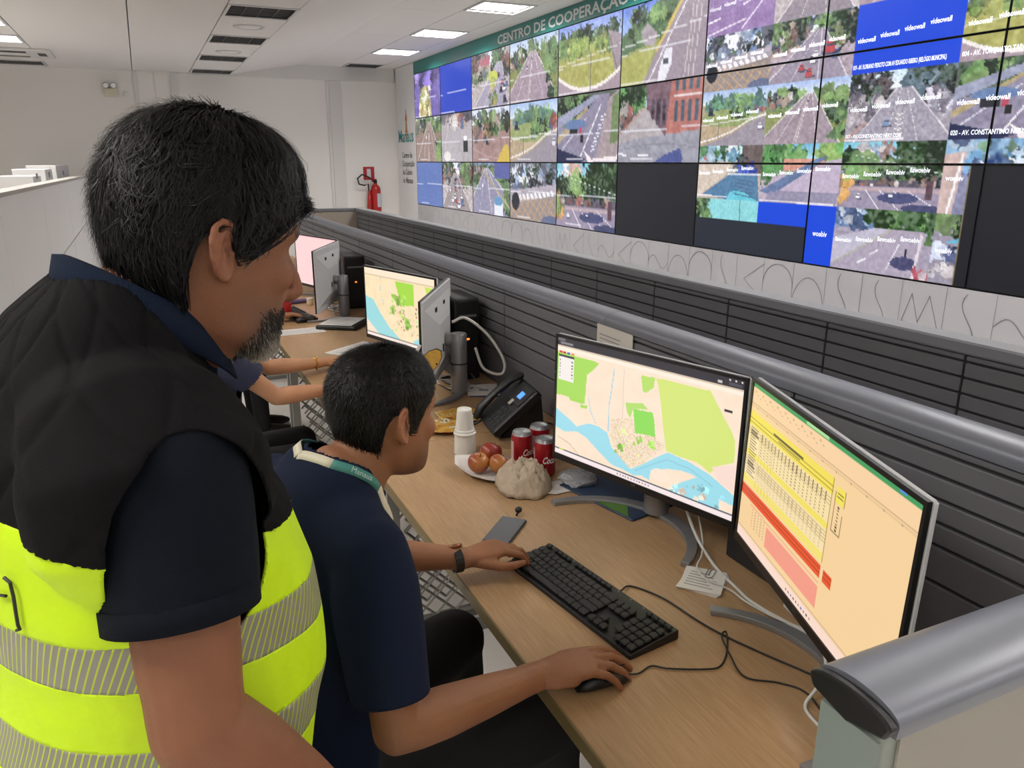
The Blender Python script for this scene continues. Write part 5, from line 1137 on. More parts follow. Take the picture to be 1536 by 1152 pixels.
def hand(mb, o, X, Y, curls, thumb, spread=(.09, .02, -.05, -.13), sc=1.0):
    st = len(mb.v); X = np.array(X, float); X /= np.linalg.norm(X); Y = np.array(Y, float); Y -= X*(X @ Y); Y /= np.linalg.norm(Y); Z = np.cross(X, Y)
    if Z[2] < 0: Z = -Z
    mb.tube([(-.03, 0, 0), (0, 0, 0), (.03, 0, .002), (.06, 0, .003), (.088, -.001, .001)], [(.027, .021), (.028, .019), (.035, .0165), (.040, .015), (.0375, .0115)], 18, side=(0, 1, 0), ex=2.4, dome=2)
    mb.tube([(.012, .016, -.006), (.035, .030, -.009), (.055, .034, -.008)], [.013, .0155, .012], 10, dome=2)
    mb.tube([(.01, -.02, -.005), (.05, -.027, -.006)], [.012, .012], 10, dome=2)
    L = ((.043, .026, .021), (.047, .030, .022), (.043, .028, .022), (.034, .021, .019)); by = (.028, .0095, -.0095, -.0275); bx = (.086, .090, .086, .078)
    for i in range(4):
        p = np.array((bx[i]-.012, by[i], .002)); a = 0.; yw = spread[i]; k = .87 if i == 3 else 1.
        pts = [p.copy()]; p = p + np.array((.012, 0, 0)); pts.append(p.copy())
        for j in range(3):
            a += math.radians(curls[i][j]); p = p + np.array((math.cos(a)*math.cos(yw), math.cos(a)*math.sin(yw), -math.sin(a)))*L[i][j]; pts.append(p.copy())
        mb.tube(pts, [r*k for r in (.0100, .0098, .0088, .0080, .0066)], 10, dome=3)
        for q in (2, 3): mb.ball(pts[q], r_ if False else .0090*k*(1 if q == 2 else .9), 8, 6)
    p = np.array((.030, .032, -.008)); pts = [p.copy()]
    for (yw, dn), l in zip(thumb, (.040, .032, .026)):
        yw = math.radians(yw); dn = math.radians(dn); p = p + np.array((math.cos(yw)*math.cos(dn), math.sin(yw)*math.cos(dn), -math.sin(dn)))*l; pts.append(p.copy())
    mb.tube(pts, [.0125, .0110, .0100, .0078], 10, dome=3)
    A = np.array(mb.v[st:])*sc; M = np.stack([X, Y, Z], 1); mb.v[st:] = [tuple(q) for q in (A @ M.T + np.array(o))]
def limb(mb, pts, rad, n=16, infl=0., side=None):
    mb.tube(pts, [(r+infl) if np.isscalar(r) else (r[0]+infl, r[1]+infl) for r in rad], n, dome=3, side=side)
def arm(mb, S, E, W, k=1.0, infl=0., upto=None, r0=.046):
    S, E, W = map(np.array, (S, E, W))
    up = [S + (E-S)*t for t in (0, .25, .55, .85, 1.)]; fo = [E + (W-E)*t for t in (0, .12, .3, .6, .85, 1.)]
    if upto is not None:
        limb(mb, [S + (E-S)*t for t in np.linspace(0, upto, 6)], [k*np.interp(t, (0, .2, .55, 1), (r0, max(r0, .055), .052, .045)) for t in np.linspace(0, upto, 6)], infl=infl); return
    limb(mb, up, [k*r for r in (.056, .053, .049, .043, .042)], infl=infl); limb(mb, fo, [k*r for r in (.042, .045, .045, .038, .030, .0275)], infl=infl)
def torso(mb, base, f, r, rings, infl=0., zmax=9, zmin=-9):
    """rings: (forward, z, halfwidth, halfdepth)"""
    R = [q for q in rings if zmin <= q[1] <= zmax]
    mb.tube([np.array((base[0], base[1], 0)) + f*q[0] + UP*q[1] for q in R], [(q[2]+infl, q[3]+infl) for q in R], 36, side=r, ex=2.5, dome=2)
def ribbons(name, P, side, width, cols, m, parent):
    N, K = P.shape[:2]; tp = np.linspace(1, .25, K)[None, :, None]
    V = np.stack([P - side[:, None]*width*tp, P + side[:, None]*width*tp], 2).reshape(-1, 3)
    i = np.arange(N)[:, None]*K*2 + np.arange(K-1)[None]*2; Q = np.stack([i, i+1, i+3, i+2], -1).reshape(-1, 4)
    C = np.repeat(cols, K*2, axis=0)
    return quad_obj(name, V, Q, m, parent, C)
M_hair = mat_attr('hair', 0, .5, spec=.28)
def hair(hd, parent, zh, thick, N, length, col, seed, curl=0., fore=0., locks=False):
    g = np.random.default_rng(seed)
    def pos(phi, t, extra=0.):
        ph = (phi+PI) % (2*PI) - PI; h = np.interp(np.abs(ph)*180/PI, zh[0], zh[1])
        th = thick(ph, np.clip(t, 0, 1.0)) + extra
        tt = np.clip(t, 0, 1); z = h + (.1215-h)*np.cos(tt*PI/2)**.85
        z = np.where(t > 1, h - (t-1)*.12, z); zz = np.clip(z, -.115, .1215)
        B = hsurf(ph, zz); dz = .004
        e1 = hsurf(ph+.03, zz) - hsurf(ph-.03, zz); e2 = hsurf(ph, np.clip(zz+dz, -.116, .122)) - hsurf(ph, np.clip(zz-dz, -.116, .122))
        n = np.cross(e1, e2); ln = np.linalg.norm(n, axis=-1, keepdims=True)+1e-12; n = n/ln; n = n*np.sign(np.sum(n*B, -1, keepdims=True)+1e-9)
        k = np.clip((zz-.095)/.026, 0, 1)[..., None]; n = n*(1-k) + np.array((0, 0, 1.))*k; n /= np.linalg.norm(n, axis=-1, keepdims=True)
        return B + n*th[..., None], n
    nu, nv = 96, 44
    ph, t = np.meshgrid(np.arange(nu)*2*PI/nu, np.linspace(0.02, 1.0, nv)); V, n = pos(ph, t, -.002)
    wob = snoise(V.reshape(-1, 3), seed, 130, 2).reshape(nv, nu); V = V + n*(wob*(.0022+.003*curl)*np.clip(1.15-t, 0, 1))[..., None]
    V = hd.w(V.reshape(-1, 3)); idx = np.arange(nu*nv).reshape(nv, nu)
    Q = np.stack([idx[:-1], np.roll(idx, -1, 1)[:-1], np.roll(idx, -1, 1)[1:], idx[1:]], -1).reshape(-1, 4)
    V = np.vstack([V, hd.w(pos(np.array([0.]), np.array([0.0]), -.002)[0])]);
    top = np.array([[len(V)-1, idx[0, (k+1) % nu], idx[0, k], idx[0, k]] for k in range(0)]).reshape(-1, 4).astype(int)
    capm = mat('hair_base_'+col[1:], col, .6)
    root = quad_obj('hair', V, Q, capm, parent)
    specs = [(N, length, curl, .0009, False)] + ([(1500, length*1.5, curl*2.2, .0019, True)] if locks else [])
    for N, length, curl, wid, front in specs:
        phi = g.random(N)*2*PI; t0 = g.random(N)**.75*1.0; K = 8 if front else 6
        if front: phi = g.normal(0, .75, N); t0 = .25+.7*g.random(N)
        h0 = np.interp(np.abs((phi+PI) % (2*PI)-PI)*180/PI, zh[0], zh[1]); span = np.maximum(.1215-h0, .05)*1.5
        L = length*(.6+.8*g.random(N)); dt = L/span; dph = (g.random(N)-.5)*.5 + curl*np.sin(phi*9+g.random(N)*2)*.3
        lift = (.001+(.005+.006*min(curl, 1.2))*g.random(N)**2); P = np.zeros((N, K, 3))
        wv = g.random(N)*6.28; tmax = np.where(np.cos(phi) > .1, 1.0, np.where(np.cos(phi) < -.35, 1.07, 1.035)) + (.10*g.random(N) if front else 0)
        for k in range(K):
            u = k/(K-1); tt = np.minimum(t0 + dt*u, tmax + .03*wv/6.28*u); pp = phi + dph*u*u*.6 + curl*.06*np.sin(u*6+wv)*u
            ex = lift*u + curl*.003*np.sin(u*7+wv)*u
            P[:, k], nn = pos(pp, tt, ex)
            if fore:
                fr_ = np.clip(np.cos(phi), 0, 1)**2*np.clip((t0-.45)/.5, 0, 1)*(1+g.random(N)*.0); P[:, k, 0] += fore*fr_*u*u; P[:, k, 2] -= fore*.9*fr_*u*u
        P = hd.w(P.reshape(-1, 3)).reshape(N, K, 3); tan = P[:, -1]-P[:, 0]; n0 = hd.wd(nn); sd = np.cross(tan, n0); sd /= np.linalg.norm(sd, axis=1, keepdims=True)+1e-9
        sh = (.4+1.9*g.random((N, 1))**2); c = np.array(lin(col))[None]*sh
        ribbons('hair_strands', P, sd, wid, c, M_hair, root)
    return root
M_skin = mat_attr('skin', 0, .55, sss=.10, bump=.3, bscale=500, spec=.4)
def skin_cols(V, base, hd=None, beard=None, seed=1, lip='#9c5f55'):
    c = np.tile(np.array(lin(base)), (len(V), 1)); n = snoise(V, seed, 60, 3); c *= (1 + .07*n)[:, None]; c[:, 0] *= 1 + .04*snoise(V, seed+1, 35, 2)
    if hd is not None:
        P = hd.l(V); inh = np.abs(P[:, 1]) < .13
        def mix(m, col): nonlocal c; c = c*(1-m[:, None]) + np.array(lin(col))*m[:, None]
        lips = np.exp(-(((P[:, 2]+.0695)/.009)**2)**2)*(P[:, 0] > .084)*(np.abs(P[:, 1]) < .024)*.7; mix(lips*inh, lip)
        br = np.exp(-(((P[:, 2]-.034-.0*P[:, 1])/.0055)**2))*(P[:, 0] > .062)*(np.abs(P[:, 1]) > .012)*(np.abs(P[:, 1]) < .052); mix(br*.9, '#1c1613')
        ey = np.exp(-(((P[:, 2]-.003)/.0022)**2))*(P[:, 0] > .07)*(np.abs(P[:, 1]) > .018)*(np.abs(P[:, 1]) < .045); mix(ey*.8, '#1a1310')
        red = np.exp(-(((P[:, 1]/.02)**2+((P[:, 2]+.028)/.015)**2)))*(P[:, 0] > .09)*.25; mix(red, '#a8664c')
        er = (np.abs(P[:, 1]) > .078)*(P[:, 2] > -.035)*(P[:, 2] < .045)*.25; mix(er, '#b0705a')
        hol = np.exp(-(((P[:, 0]+.012)/.007)**2+((P[:, 2]+.002)/.010)**2))*(np.abs(P[:, 1]) > .068)*(np.abs(P[:, 1]) < .0805)*.8; mix(hol, '#4a2a20')
        if beard: m, col = beard(P); mix(m, col)
    return c
def chair(label, loc, rz):
    t = thing('office_chair', label, 'chair', loc, rz, group='office chairs')      # local +x is forward
    Mf = mat('chair_fabric', '#17181b', .8, bump=.2, bscale=200); Mp = mat('chair_plastic', '#2b2b2f', .5)
    obj('seat', MB().bev(-.22, .22, -.24, .24, .40, .47, .03), Mf, t); 
    obj('backrest', MB().tube([(-.235, 0, .56), (-.255, 0, .72), (-.28, 0, .90), (-.31, 0, .98)], [(.20, .03), (.22, .035), (.20, .03), (.13, .02)], 20, side=(0, 1, 0), dome=2, ex=3), Mf, t, smooth=True)
    obj('back_bracket', MB().tube([(-.12, 0, .41), (-.27, 0, .42), (-.285, 0, .62)], .022, 8), Mp, t)
    for sy in (-1, 1):
        a = obj('armrest', MB().bev(-.14, .12, sy*.28-.035, sy*.28+.035, .635, .665, .01), Mp, t); obj('arm_post', MB().tube([(-.02, sy*.22, .41), (-.02, sy*.28, .45), (-.02, sy*.28, .64)], .018, 8), Mp, a)
    obj('gas_lift', MB().tube([(0, 0, .08), (0, 0, .40)], .028, 12), Mp, t)
    for k in range(5):
        a = k*2*PI/5; l = obj('base_leg', MB().tube([(0, 0, .10), (.28*math.cos(a), .28*math.sin(a), .065)], [.028, .018], 8), Mp, t)
        obj('caster', MB().tube([(.28*math.cos(a)-.02*math.sin(a), .28*math.sin(a)+.02*math.cos(a), .03), (.28*math.cos(a)+.02*math.sin(a), .28*math.sin(a)-.02*math.cos(a), .03)], .03, 12), M_black, l)
    return t
def legs_stand(mb, base, f, r, infl=0.):
    for s in (-1, 1):
        h = np.array((base[0], base[1], 0)) + r*.10*s
        limb(mb, [h+UP*.98, h+UP*.75, h+f*.02+UP*.50, h+UP*.28, h-f*.01+UP*.09], [.10, .092, .068, .062, .050], infl=infl)
def shoe(parent, p, f, m):
    mb = MB(); a = np.array((p[0], p[1], 0.)); r = np.array((f[1], -f[0], 0))
    mb.tube([a-f*.08+UP*.045, a+UP*.05, a+f*.09+UP*.04, a+f*.17+UP*.03, a+f*.20+UP*.025], [(.036, .043), (.042, .048), (.045, .038), (.04, .028), (.025, .02)], 14, side=r, dome=2)
    return obj('shoe', mb, m, parent, smooth=True)
M_shoe = mat('shoe_black', '#141315', .45)
M_trous = mat('trousers_black', '#0d0d11', .85, bump=.15, bscale=40)
def wrinkle(V, Q, amp, scale, seed, stretch=(1, 1, 1)):
    N = normals(V, Q); return V + N*(amp*snoise(V*np.array(stretch), seed, scale, 3))[:, None]
def cut_arm(C, S, E, tcut, rad):
    S, E = np.array(S), np.array(E); d = E-S; L = np.linalg.norm(d); d = d/L; t = ((C-S) @ d)/L; dist = np.linalg.norm(C-S-np.outer(t*L, d), axis=1)
    return (t > tcut) & (dist < rad)

def snap(V, Q, m, field, direc, lim=.012):
    """move the vertices on the border of face set m onto field = 0 along direc (field grows 1 per unit along direc)"""
    a = np.zeros(len(V), bool); b = np.zeros(len(V), bool); a[Q[m].ravel()] = True; b[Q[~m].ravel()] = True; i = a & b & (np.abs(field) < lim)
    V = V.copy(); V[i] -= (field[i])[:, None]*(direc if direc.ndim == 1 else direc[i]); return V
def axial(V, S, E, tcut): S, E = np.array(S), np.array(E); d = (E-S)/np.linalg.norm(E-S); return (V-S) @ d - tcut*np.linalg.norm(E-S), d
# ---- the standing man in the yellow vest
SM = thing('person', 'standing man in yellow high-visibility vest over a navy polo, looking down at the desk', 'person', (0, 0, 0))
F1, R1 = fr(70); B1 = np.array((-.070, .925))
HD1 = Head((.059, .939, 1.584), 74, 13, roll=0, sc=.97)
S1r = np.array((-.014, .768, 1.392)); E1r = np.array((-.012, .700, 1.15)); W1r = np.array((.13, .73, .95))
S1l = np.array((B1[0], B1[1], 1.392)) - R1*.17; E1l = S1l + np.array((.0, .06, -.29)); W1l = E1l + F1*.12 - UP*.22
TR1 = [(-.01, .90, .165, .125), (.0, 1.0, .17, .135), (.025, 1.1, .175, .145), (.02, 1.2, .175, .138), (.005, 1.28, .182, .128), (-.01, 1.36, .185, .118), (-.010, 1.42, .165, .104), (-.002, 1.46, .125, .085), (.015, 1.49, .09, .072), (.035, 1.515, .068, .062)]
mb = MB(); HD1.prims(mb, nose=1.0, jowl=.006)
nk = np.array((B1[0], B1[1], 1.48))+F1*.035; hb = HD1.w((-.022, 0, -.03))
mb.tube([nk-F1*.02-UP*.02, nk+(hb-nk)*.4-F1*.006, nk+(hb-nk)*.75, hb+F1*.005], [(.078, .075), (.066, .068), (.064, .068), (.06, .066)], 24, side=R1, dome=2)
mb.tube([HD1.w((.03, 0, -.085)), HD1.w((.02, 0, -.10)), nk+F1*.06-UP*.0], [(.045, .03), (.05, .035), (.05, .04)], 16, side=R1, dome=2)
torso(mb, B1, F1, R1, TR1, infl=-.012, zmin=1.0)
arm(mb, S1r, E1r, W1r, 1.08); arm(mb, S1l, E1l, W1l, 1.08)
hand(mb, W1r, W1r-E1r, -R1, [(15, 30, 20)]*4, ((35, 10), (20, 15), (10, 15))); hand(mb, W1l, W1l-E1l, R1, [(15, 30, 20)]*4, ((35, 10), (20, 15), (10, 15)))
V, Q = remesh(mb, .0032, 2); V = HD1.sculpt(V, Q)
def beard1(P):
    m = np.clip((-.052-P[:, 2])/.03, 0, 1)*np.clip((P[:, 0]-.028)/.03, 0, 1)*.62 + .22*np.clip((-.02-P[:, 2])/.03, 0, 1)*np.clip((P[:, 0]-.0)/.03, 0, 1)*(P[:, 0] < .09); m = np.clip(m, 0, .72)*(np.abs(P[:, 1]) < .09)*(P[:, 2] > -.125)
    return m, '#4b413a'
quad_obj('body', V, Q, M_skin, SM, skin_cols(V, '#86583f', HD1, beard1, 11)); VB, QB = V, Q
ZH1 = ([0, 25, 45, 56, 66, 74, 84, 90, 104, 112, 124, 140, 160, 180], [.074, .076, .07, .052, .034, .012, .004, .036, .030, -.006, -.050, -.074, -.078, -.076])
def th1(ph, t):
    c = np.cos(ph); fz = np.clip(c, 0, 1); bk = np.clip(-c, 0, 1); sd = 1-np.abs(c)
    top = .036; edge = .005*fz**2 + .010*bk**1.2 + .001*sd
    mid = .031*fz + .024*bk + .017*sd
    return np.where(t < .5, top + (mid-top)*(t/.5)**1.2, mid + (edge-mid)*(np.clip(t-.5, 0, 1)/.5)**1.1)
hair(HD1, SM, ZH1, th1, 24000, .045, '#0c0b0d', 3, curl=1.0, fore=.012, locks=True)
# grey goatee, rooted on the skin
g = np.random.default_rng(8); PB = HD1.l(VB); NB = normals(VB, QB)
mk = (PB[:, 2] < -.052) & (PB[:, 2] > -.135) & (PB[:, 0] > .030) & (np.abs(PB[:, 1]) < .062) & ~((np.abs(PB[:, 2]+.0705) < .011) & (np.abs(PB[:, 1]) < .026))
wgt = mk*np.clip((PB[:, 0]-.030)/.03, 0, 1)*np.clip((-.052-PB[:, 2])/.02, 0, 1); idx = g.choice(len(VB), 5200, p=wgt/wgt.sum()); n = len(idx)
P0 = PB[idx]; dn = NB[idx] @ HD1.M[:3, :3]; d = dn*.55 + np.stack([.25*g.random(n), .2*g.normal(size=n), -.75-.3*g.random(n)], -1); d /= np.linalg.norm(d, axis=1, keepdims=True)
ln = (.003+.005*g.random(n))*(1+1.0*np.clip((-.09-P0[:, 2])/.02, 0, 1.0)*(P0[:, 0] > .06)); P = np.stack([P0 + d*(ln*k/3)[:, None] for k in range(4)], 1)
P = HD1.w(P.reshape(-1, 3)).reshape(n, 4, 3); sd = np.cross(HD1.wd(d), np.array((.3, -.9, .2))); sd /= np.linalg.norm(sd, axis=1, keepdims=True)
w_ = np.clip((-.080-P0[:, 2])/.022*np.clip((P0[:, 0]-.05)/.02, 0, 1) + .35*g.normal(size=n), 0, 1)[:, None]; cl_ = np.array(lin('#1d1917'))*(1-w_) + np.array(lin('#a59c90'))*w_
ribbons('beard', P, sd, .0006, cl_, M_hair, SM)
# eyebrow hairs and eyes
n = 320; sy = np.where(g.random(n) < .5, 1, -1); yy = .014 + .036*g.random(n); cph = np.sqrt(1-(yy/.0765)**2.25); P0 = np.stack([-.008+.1065*cph**.889-.008, sy*yy, .034 + .006*(g.random(n)-.5) + .003*np.sin(yy*60)], -1)
d = np.stack([.2+0*yy, sy*.8, .25+0*yy], -1); P = np.stack([P0 + d*.005*k/3 for k in range(4)], 1); P = HD1.w(P.reshape(-1, 3)).reshape(n, 4, 3)
ribbons('eyebrow_hairs', P, np.tile(HD1.wd((0, 0, 1)), (n, 1)), .0006, np.tile(lin('#141110'), (n, 1)), M_hair, SM)
# polo shirt
mb = MB(); torso(mb, B1, F1, R1, TR1, infl=-.002, zmax=1.50); mb.tube([S1r, np.array((B1[0], B1[1], 1.43)), S1l], [.05, .06, .05], 16, dome=2); arm(mb, S1r, E1r, W1r, 1.10, .012, .68, .060); arm(mb, S1l, E1l, W1l, 1.10, .012, .68, .060)
V, Q = remesh(mb, .005, 9); V = wrinkle(V, Q, .0025, 30, 5)
C = V[Q].mean(1); keep = ~(cut_arm(C, S1r, E1r, .54, .085) | cut_arm(C, S1l, E1l, .54, .085) | (C[:, 2] < .93))
for Sx, Ex in ((S1r, E1r), (S1l, E1l)): fl, dd = axial(V, Sx, Ex, .54); V = snap(V, Q, keep, fl, dd)
M_polo = mat('polo_navy', '#0e131d', .9, bump=.25, bscale=500, spec=.15)
sh = quad_obj('polo_shirt', V, Q[keep], M_polo, SM); d = sh.modifiers.new('s', 'SOLIDIFY'); d.thickness = .002; d.offset = 1
ax = (E1r-S1r)/np.linalg.norm(E1r-S1r); cu = S1r + (E1r-S1r)*.50
cf = MB().tube([cu-ax*.012, cu+ax*.012], [.0725, .0715], 36, cap=False); cfo = obj('sleeve_hem', cf, M_polo, sh, smooth=True, solid=.004)
# collar: stands round the neck, folds down and outwards
def collar(parent, nkp, f, r, m, R0=(.078, .074), hgt=.045, lean=.0, zlow=-.02, spread_=.018, gap=.5, name='collar', back_up=.02, tilt=.045):
    n = 48; v = []; ph = np.linspace(gap, 2*PI-gap, n)
    rings_ = []
    for j, (rr, dz) in enumerate(((0, zlow), (0, hgt*.6), (.002, hgt), (.010, hgt*1.02), (.015, hgt*.55), (spread_+.008, .002))):
        for a in ph:
            bk = .5-.5*math.cos(a); q = nkp + f*math.cos(a)*(R0[1]+rr) + r*math.sin(a)*(R0[0]+rr) + UP*(dz - tilt*math.cos(a) - .02*(1-bk)**3)
            if j == 5: q = q + f*.004*(1-bk) - UP*.010*(1-bk)
            v.append(q)
    f_ = [(j*n+k, j*n+k+1, (j+1)*n+k+1, (j+1)*n+k) for j in range(5) for k in range(n-1)]
    return obj(name, MB().add(v, f_), m, parent, smooth=True, solid=.003)
M_coll = mat('collar_navy', '#152033', .9, bump=.3, bscale=600, spec=.15)
collar(sh, np.array((B1[0], B1[1], 1.498)) + F1*.058, F1, R1, M_coll, R0=(.074, .068), hgt=.042, tilt=.046, spread_=.010)
# vest: black quilted yoke, yellow body, reflective bands
mb = MB(); TRv = [(q[0], q[1], q[2]+.012, q[3]+.01) if q[1] < 1.3 else q for q in TR1]
torso(mb, B1, F1, R1, [(q[0], q[1]-(.008 if q[1] > 1.4 else .0), q[2], q[3]) for q in TRv], infl=.022, zmax=1.485)
for s_ in (-1, 1):
    p0 = np.array((B1[0], B1[1], 0)) + R1*s_*.10 - F1*.012
    mb.tube([p0+UP*1.34+R1*s_*.075, p0+UP*1.40+R1*s_*.07, p0+UP*1.44+R1*s_*.03, p0+UP*1.462-R1*s_*.03], [(.066, .112), (.074, .110), (.062, .096), (.046, .08)], 20, side=R1, dome=2)
V, Q = remesh(mb, .0035, 6)
rel = V - np.array((B1[0], B1[1], 0)); fo_ = rel @ F1; la = rel @ R1; zz = V[:, 2]
Nn = normals(V, Q)
zb = 1.325 + .0*fo_ - .25*fo_ + .012*np.sin(la*14)                    # yoke edge, lower at the front
yk = zz > zb
arc = np.arctan2(la, -fo_)*.17
def groove(c): u = np.abs((c/.085) % 1 - .5)*.085; return np.exp(-(u/.006)**2)
quilt = 1 - np.clip(groove(arc+zz*.75) + groove(arc-zz*.75+.02), 0, 1)
V = V + Nn*(np.where(yk, .0024*quilt - .001 + .0012*snoise(V, 61, 45, 2), .0050*snoise(V*np.array((1, 1, .45)), 21, 24, 3) + .005*np.sin(fo_*30+zz*18)*np.clip((1.3-zz)/.2, 0, 1)))[:, None]
C = V[Q].mean(1); rel = C - np.array((B1[0], B1[1], 0)); fo_ = rel @ F1; la = rel @ R1; zz = C[:, 2]
def armhole(S, sgn):
    df = (C - S) @ F1; dz = C[:, 2] - S[2]; return (la*sgn > .05) & ((df/.080)**2 + ((dz+.062)/.115)**2 < 1)
neck_o = np.linalg.norm((C - (np.array((B1[0], B1[1], 1.53))+F1*.06))*np.array((1, 1, .7)), axis=1) < .088
keep = ~(armhole(S1r, 1) | armhole(S1l, -1) | neck_o | (zz < .86))
zb = 1.325 - .25*fo_ + .012*np.sin(la*14)
M_yoke = mat('quilted_black', '#0f0f11', .85, bump=.15, bscale=300, spec=.15); 
M_hiv = mat('hivis_yellow', '#c9f000', .6, bump=.3, bscale=25, emit=0)
def band_mat():
    m = bpy.data.materials.new('reflective_band'); m.use_nodes = True; nt = m.node_tree; b = nt.nodes['Principled BSDF']; tc = nt.nodes.new('ShaderNodeTexCoord'); at = nt.nodes.new('ShaderNodeAttribute'); at.attribute_name = 'stripe'; w = nt.nodes.new('ShaderNodeMath'); w.operation = 'FRACT'; nt.links.new(at.outputs['Fac'], w.inputs[0]); r = nt.nodes.new('ShaderNodeValToRGB'); r.color_ramp.elements[0].position = .74; r.color_ramp.elements[1].position = .80
    r.color_ramp.elements[0].color = (*lin('#8b8a80'), 1); r.color_ramp.elements[1].color = (*lin('#b9cf2a'), 1); nt.links.new(w.outputs[0], r.inputs[0]); nt.links.new(r.outputs[0], b.inputs['Base Color']); b.inputs['Roughness'].default_value = .45; b.inputs['Metallic'].default_value = .1; return m
M_band = band_mat()
zt = zz + .12*fo_
b1 = (zt > 1.185) & (zt < 1.240); b2 = (zt > 1.060) & (zt < 1.112)
yk = zz > zb
vr = V - np.array((B1[0], B1[1], 0)); vf, vl, vz = vr @ F1, vr @ R1, V[:, 2]
V = snap(V, Q, yk, vz - (1.325 - .25*vf + .012*np.sin(vl*14)), UP)
for lv in (1.185, 1.240, 1.060, 1.112): V = snap(V, Q, zt > lv, V[:, 2] + .12*vf - lv, UP)
for Sx in (S1r, S1l):
    df = (V - Sx) @ F1; dz = V[:, 2] - Sx[2] + .062; rr = np.sqrt((df/.080)**2 + (dz/.115)**2)+1e-9; gx = df/.080**2/rr; gz = dz/.115**2/rr; g2 = gx**2+gz**2
    V = snap(V, Q, keep, (rr-1), (F1[None]*gx[:, None] + UP[None]*gz[:, None])/g2[:, None], .09)
ve = quad_obj('vest_yoke', V, Q[keep & yk], M_yoke, SM); yb = quad_obj('vest_body', V, Q[keep & ~yk & ~b1 & ~b2], M_hiv, SM)
q1 = quad_obj('reflective_band', V, Q[keep & ~yk & b1], M_band, yb); q2 = quad_obj('reflective_band', V, Q[keep & ~yk & b2], M_band, yb)
for o in (q1, q2):
    co = np.empty(len(o.data.vertices)*3, np.float32); o.data.vertices.foreach_get('co', co); co = co.reshape(-1, 3); vr = co - np.array((B1[0], B1[1], 0)); an = np.unwrap(np.arctan2(vr @ R1, vr @ F1 + .0))
    an = np.arctan2(-(vr @ R1), -(vr @ F1)); st_ = (an*.19 + co[:, 2]*.35)/.0072
    # cut the seam at the front zip
    at_ = o.data.attributes.new('stripe', 'FLOAT', 'POINT'); at_.data.foreach_set('value', st_.astype(np.float32))
for o in (ve, yb, q1, q2): d = o.modifiers.new('s', 'SOLIDIFY'); d.thickness = .003; d.offset = 1
# dark printed letter strokes on the back of the vest
for pts_ in ([(-.1553, .7601, 1.3173), (-.1505, .7547, 1.3135), (-.1500, .7542, 1.2993), (-.1510, .7556, 1.278), (-.1511, .7551, 1.2694), (-.1500, .7536, 1.2658), (-.1535, .7580, 1.2630)], [(-.1673, .7757, 1.2934), (-.1619, .7690, 1.2957), (-.1571, .7624, 1.2974)]):
    obj('printed_letter', MB().tube(pts_, .0016, 6), M_black, yb)
# trousers and shoes
mb = MB(); legs_stand(mb, B1, F1, R1, .012); torso(mb, B1, F1, R1, [(-.01, .84, .165, .12), (-.01, .9, .17, .13), (0, 1.0, .165, .13)], infl=.0)
V, Q = remesh(mb, .008, 3); quad_obj('trousers', V, Q, M_trous, SM)
for s_ in (-1, 1): shoe(SM, B1 + (R1*.10*s_)[:2], F1, M_shoe)

# ---- the seated young man
YM_ = thing('person', 'seated young man in navy T-shirt with lanyard, hands on keyboard and mouse', 'person', (0, 0, 0))
F2, R2 = fr(76)
S2r = np.array((.258, 1.078, 1.085)); E2r = np.array((.262, .995, .825)); W2r = np.array((.548, 1.058, .792))
cen = S2r - R2*.185; S2l = S2r - R2*.37; E2l = np.array((.315, 1.545, .845)); W2l = np.array((.578, 1.497, .80))
B2 = cen[:2] - F2[:2]*.0
HD2 = Head((.347, 1.301, 1.234), 71, 6, roll=0, sc=.97)
TR2 = [(-.10, .50, .165, .12), (-.09, .60, .165, .12), (-.07, .72, .16, .115), (-.045, .84, .165, .115), (-.02, .94, .17, .115), (-.005, 1.03, .17, .105), (.0, 1.09, .15, .088), (.012, 1.13, .105, .070), (.032, 1.16, .068, .06)]
mb = MB(); HD2.prims(mb)
nk = np.array((B2[0], B2[1], 1.11)) + F2*.042; hb = HD2.w((-.02, 0, -.035))
mb.tube([nk-UP*.02, nk+(hb-nk)*.4, nk+(hb-nk)*.75, hb+UP*.01], [(.066, .064), (.058, .06), (.057, .06), (.054, .06)], 24, side=R2, dome=2)
torso(mb, B2, F2, R2, TR2, infl=-.012, zmin=.8)
arm(mb, S2r, E2r, W2r, .92); arm(mb, S2l, E2l, W2l, .9)
hand(mb, W2r, (W2r[0]*0+.99, -.12, .06), (0, 1, 0), [(12, 22, 14), (14, 24, 16), (18, 26, 16), (22, 24, 16)], ((40, 15), (22, 18), (8, 16)), sc=1.05)
hand(mb, W2l, (1, -.02, .10), (0, -1, .0), [(26, 34, 20), (24, 36, 22), (26, 36, 22), (28, 34, 22)], ((34, 12), (8, 8), (-4, 4)), spread=(.10, .03, -.05, -.16), sc=.98)
V, Q = remesh(mb, .0031, 2); V = HD2.sculpt(V, Q)
def beard2(P):
    m = np.clip((-.03-P[:, 2])/.04, 0, 1)*np.clip((P[:, 0]-.005)/.03, 0, 1)*(P[:, 2] > -.125)*(np.abs(P[:, 1]) < .08); return np.clip(m, 0, 1)*.45, '#2b211c'
quad_obj('body', V, Q, M_skin, YM_, skin_cols(V, '#8f6043', HD2, beard2, 31))
ZH2 = ([0, 25, 45, 56, 66, 76, 84, 92, 104, 112, 124, 140, 160, 180], [.070, .072, .068, .050, .035, -.012, -.012, .036, .030, .0, -.040, -.062, -.070, -.070])
def th2(ph, t):
    c = np.cos(ph); fz = np.clip(c, 0, 1); bk = np.clip(-c, 0, 1); sd = 1-np.abs(c)
    return np.where(t < .55, .017 + (.013*bk+.012*fz+.010*sd-.017)*(t/.55), (.013*bk+.012*fz+.010*sd)*(1-(t-.55)/.45*.88))
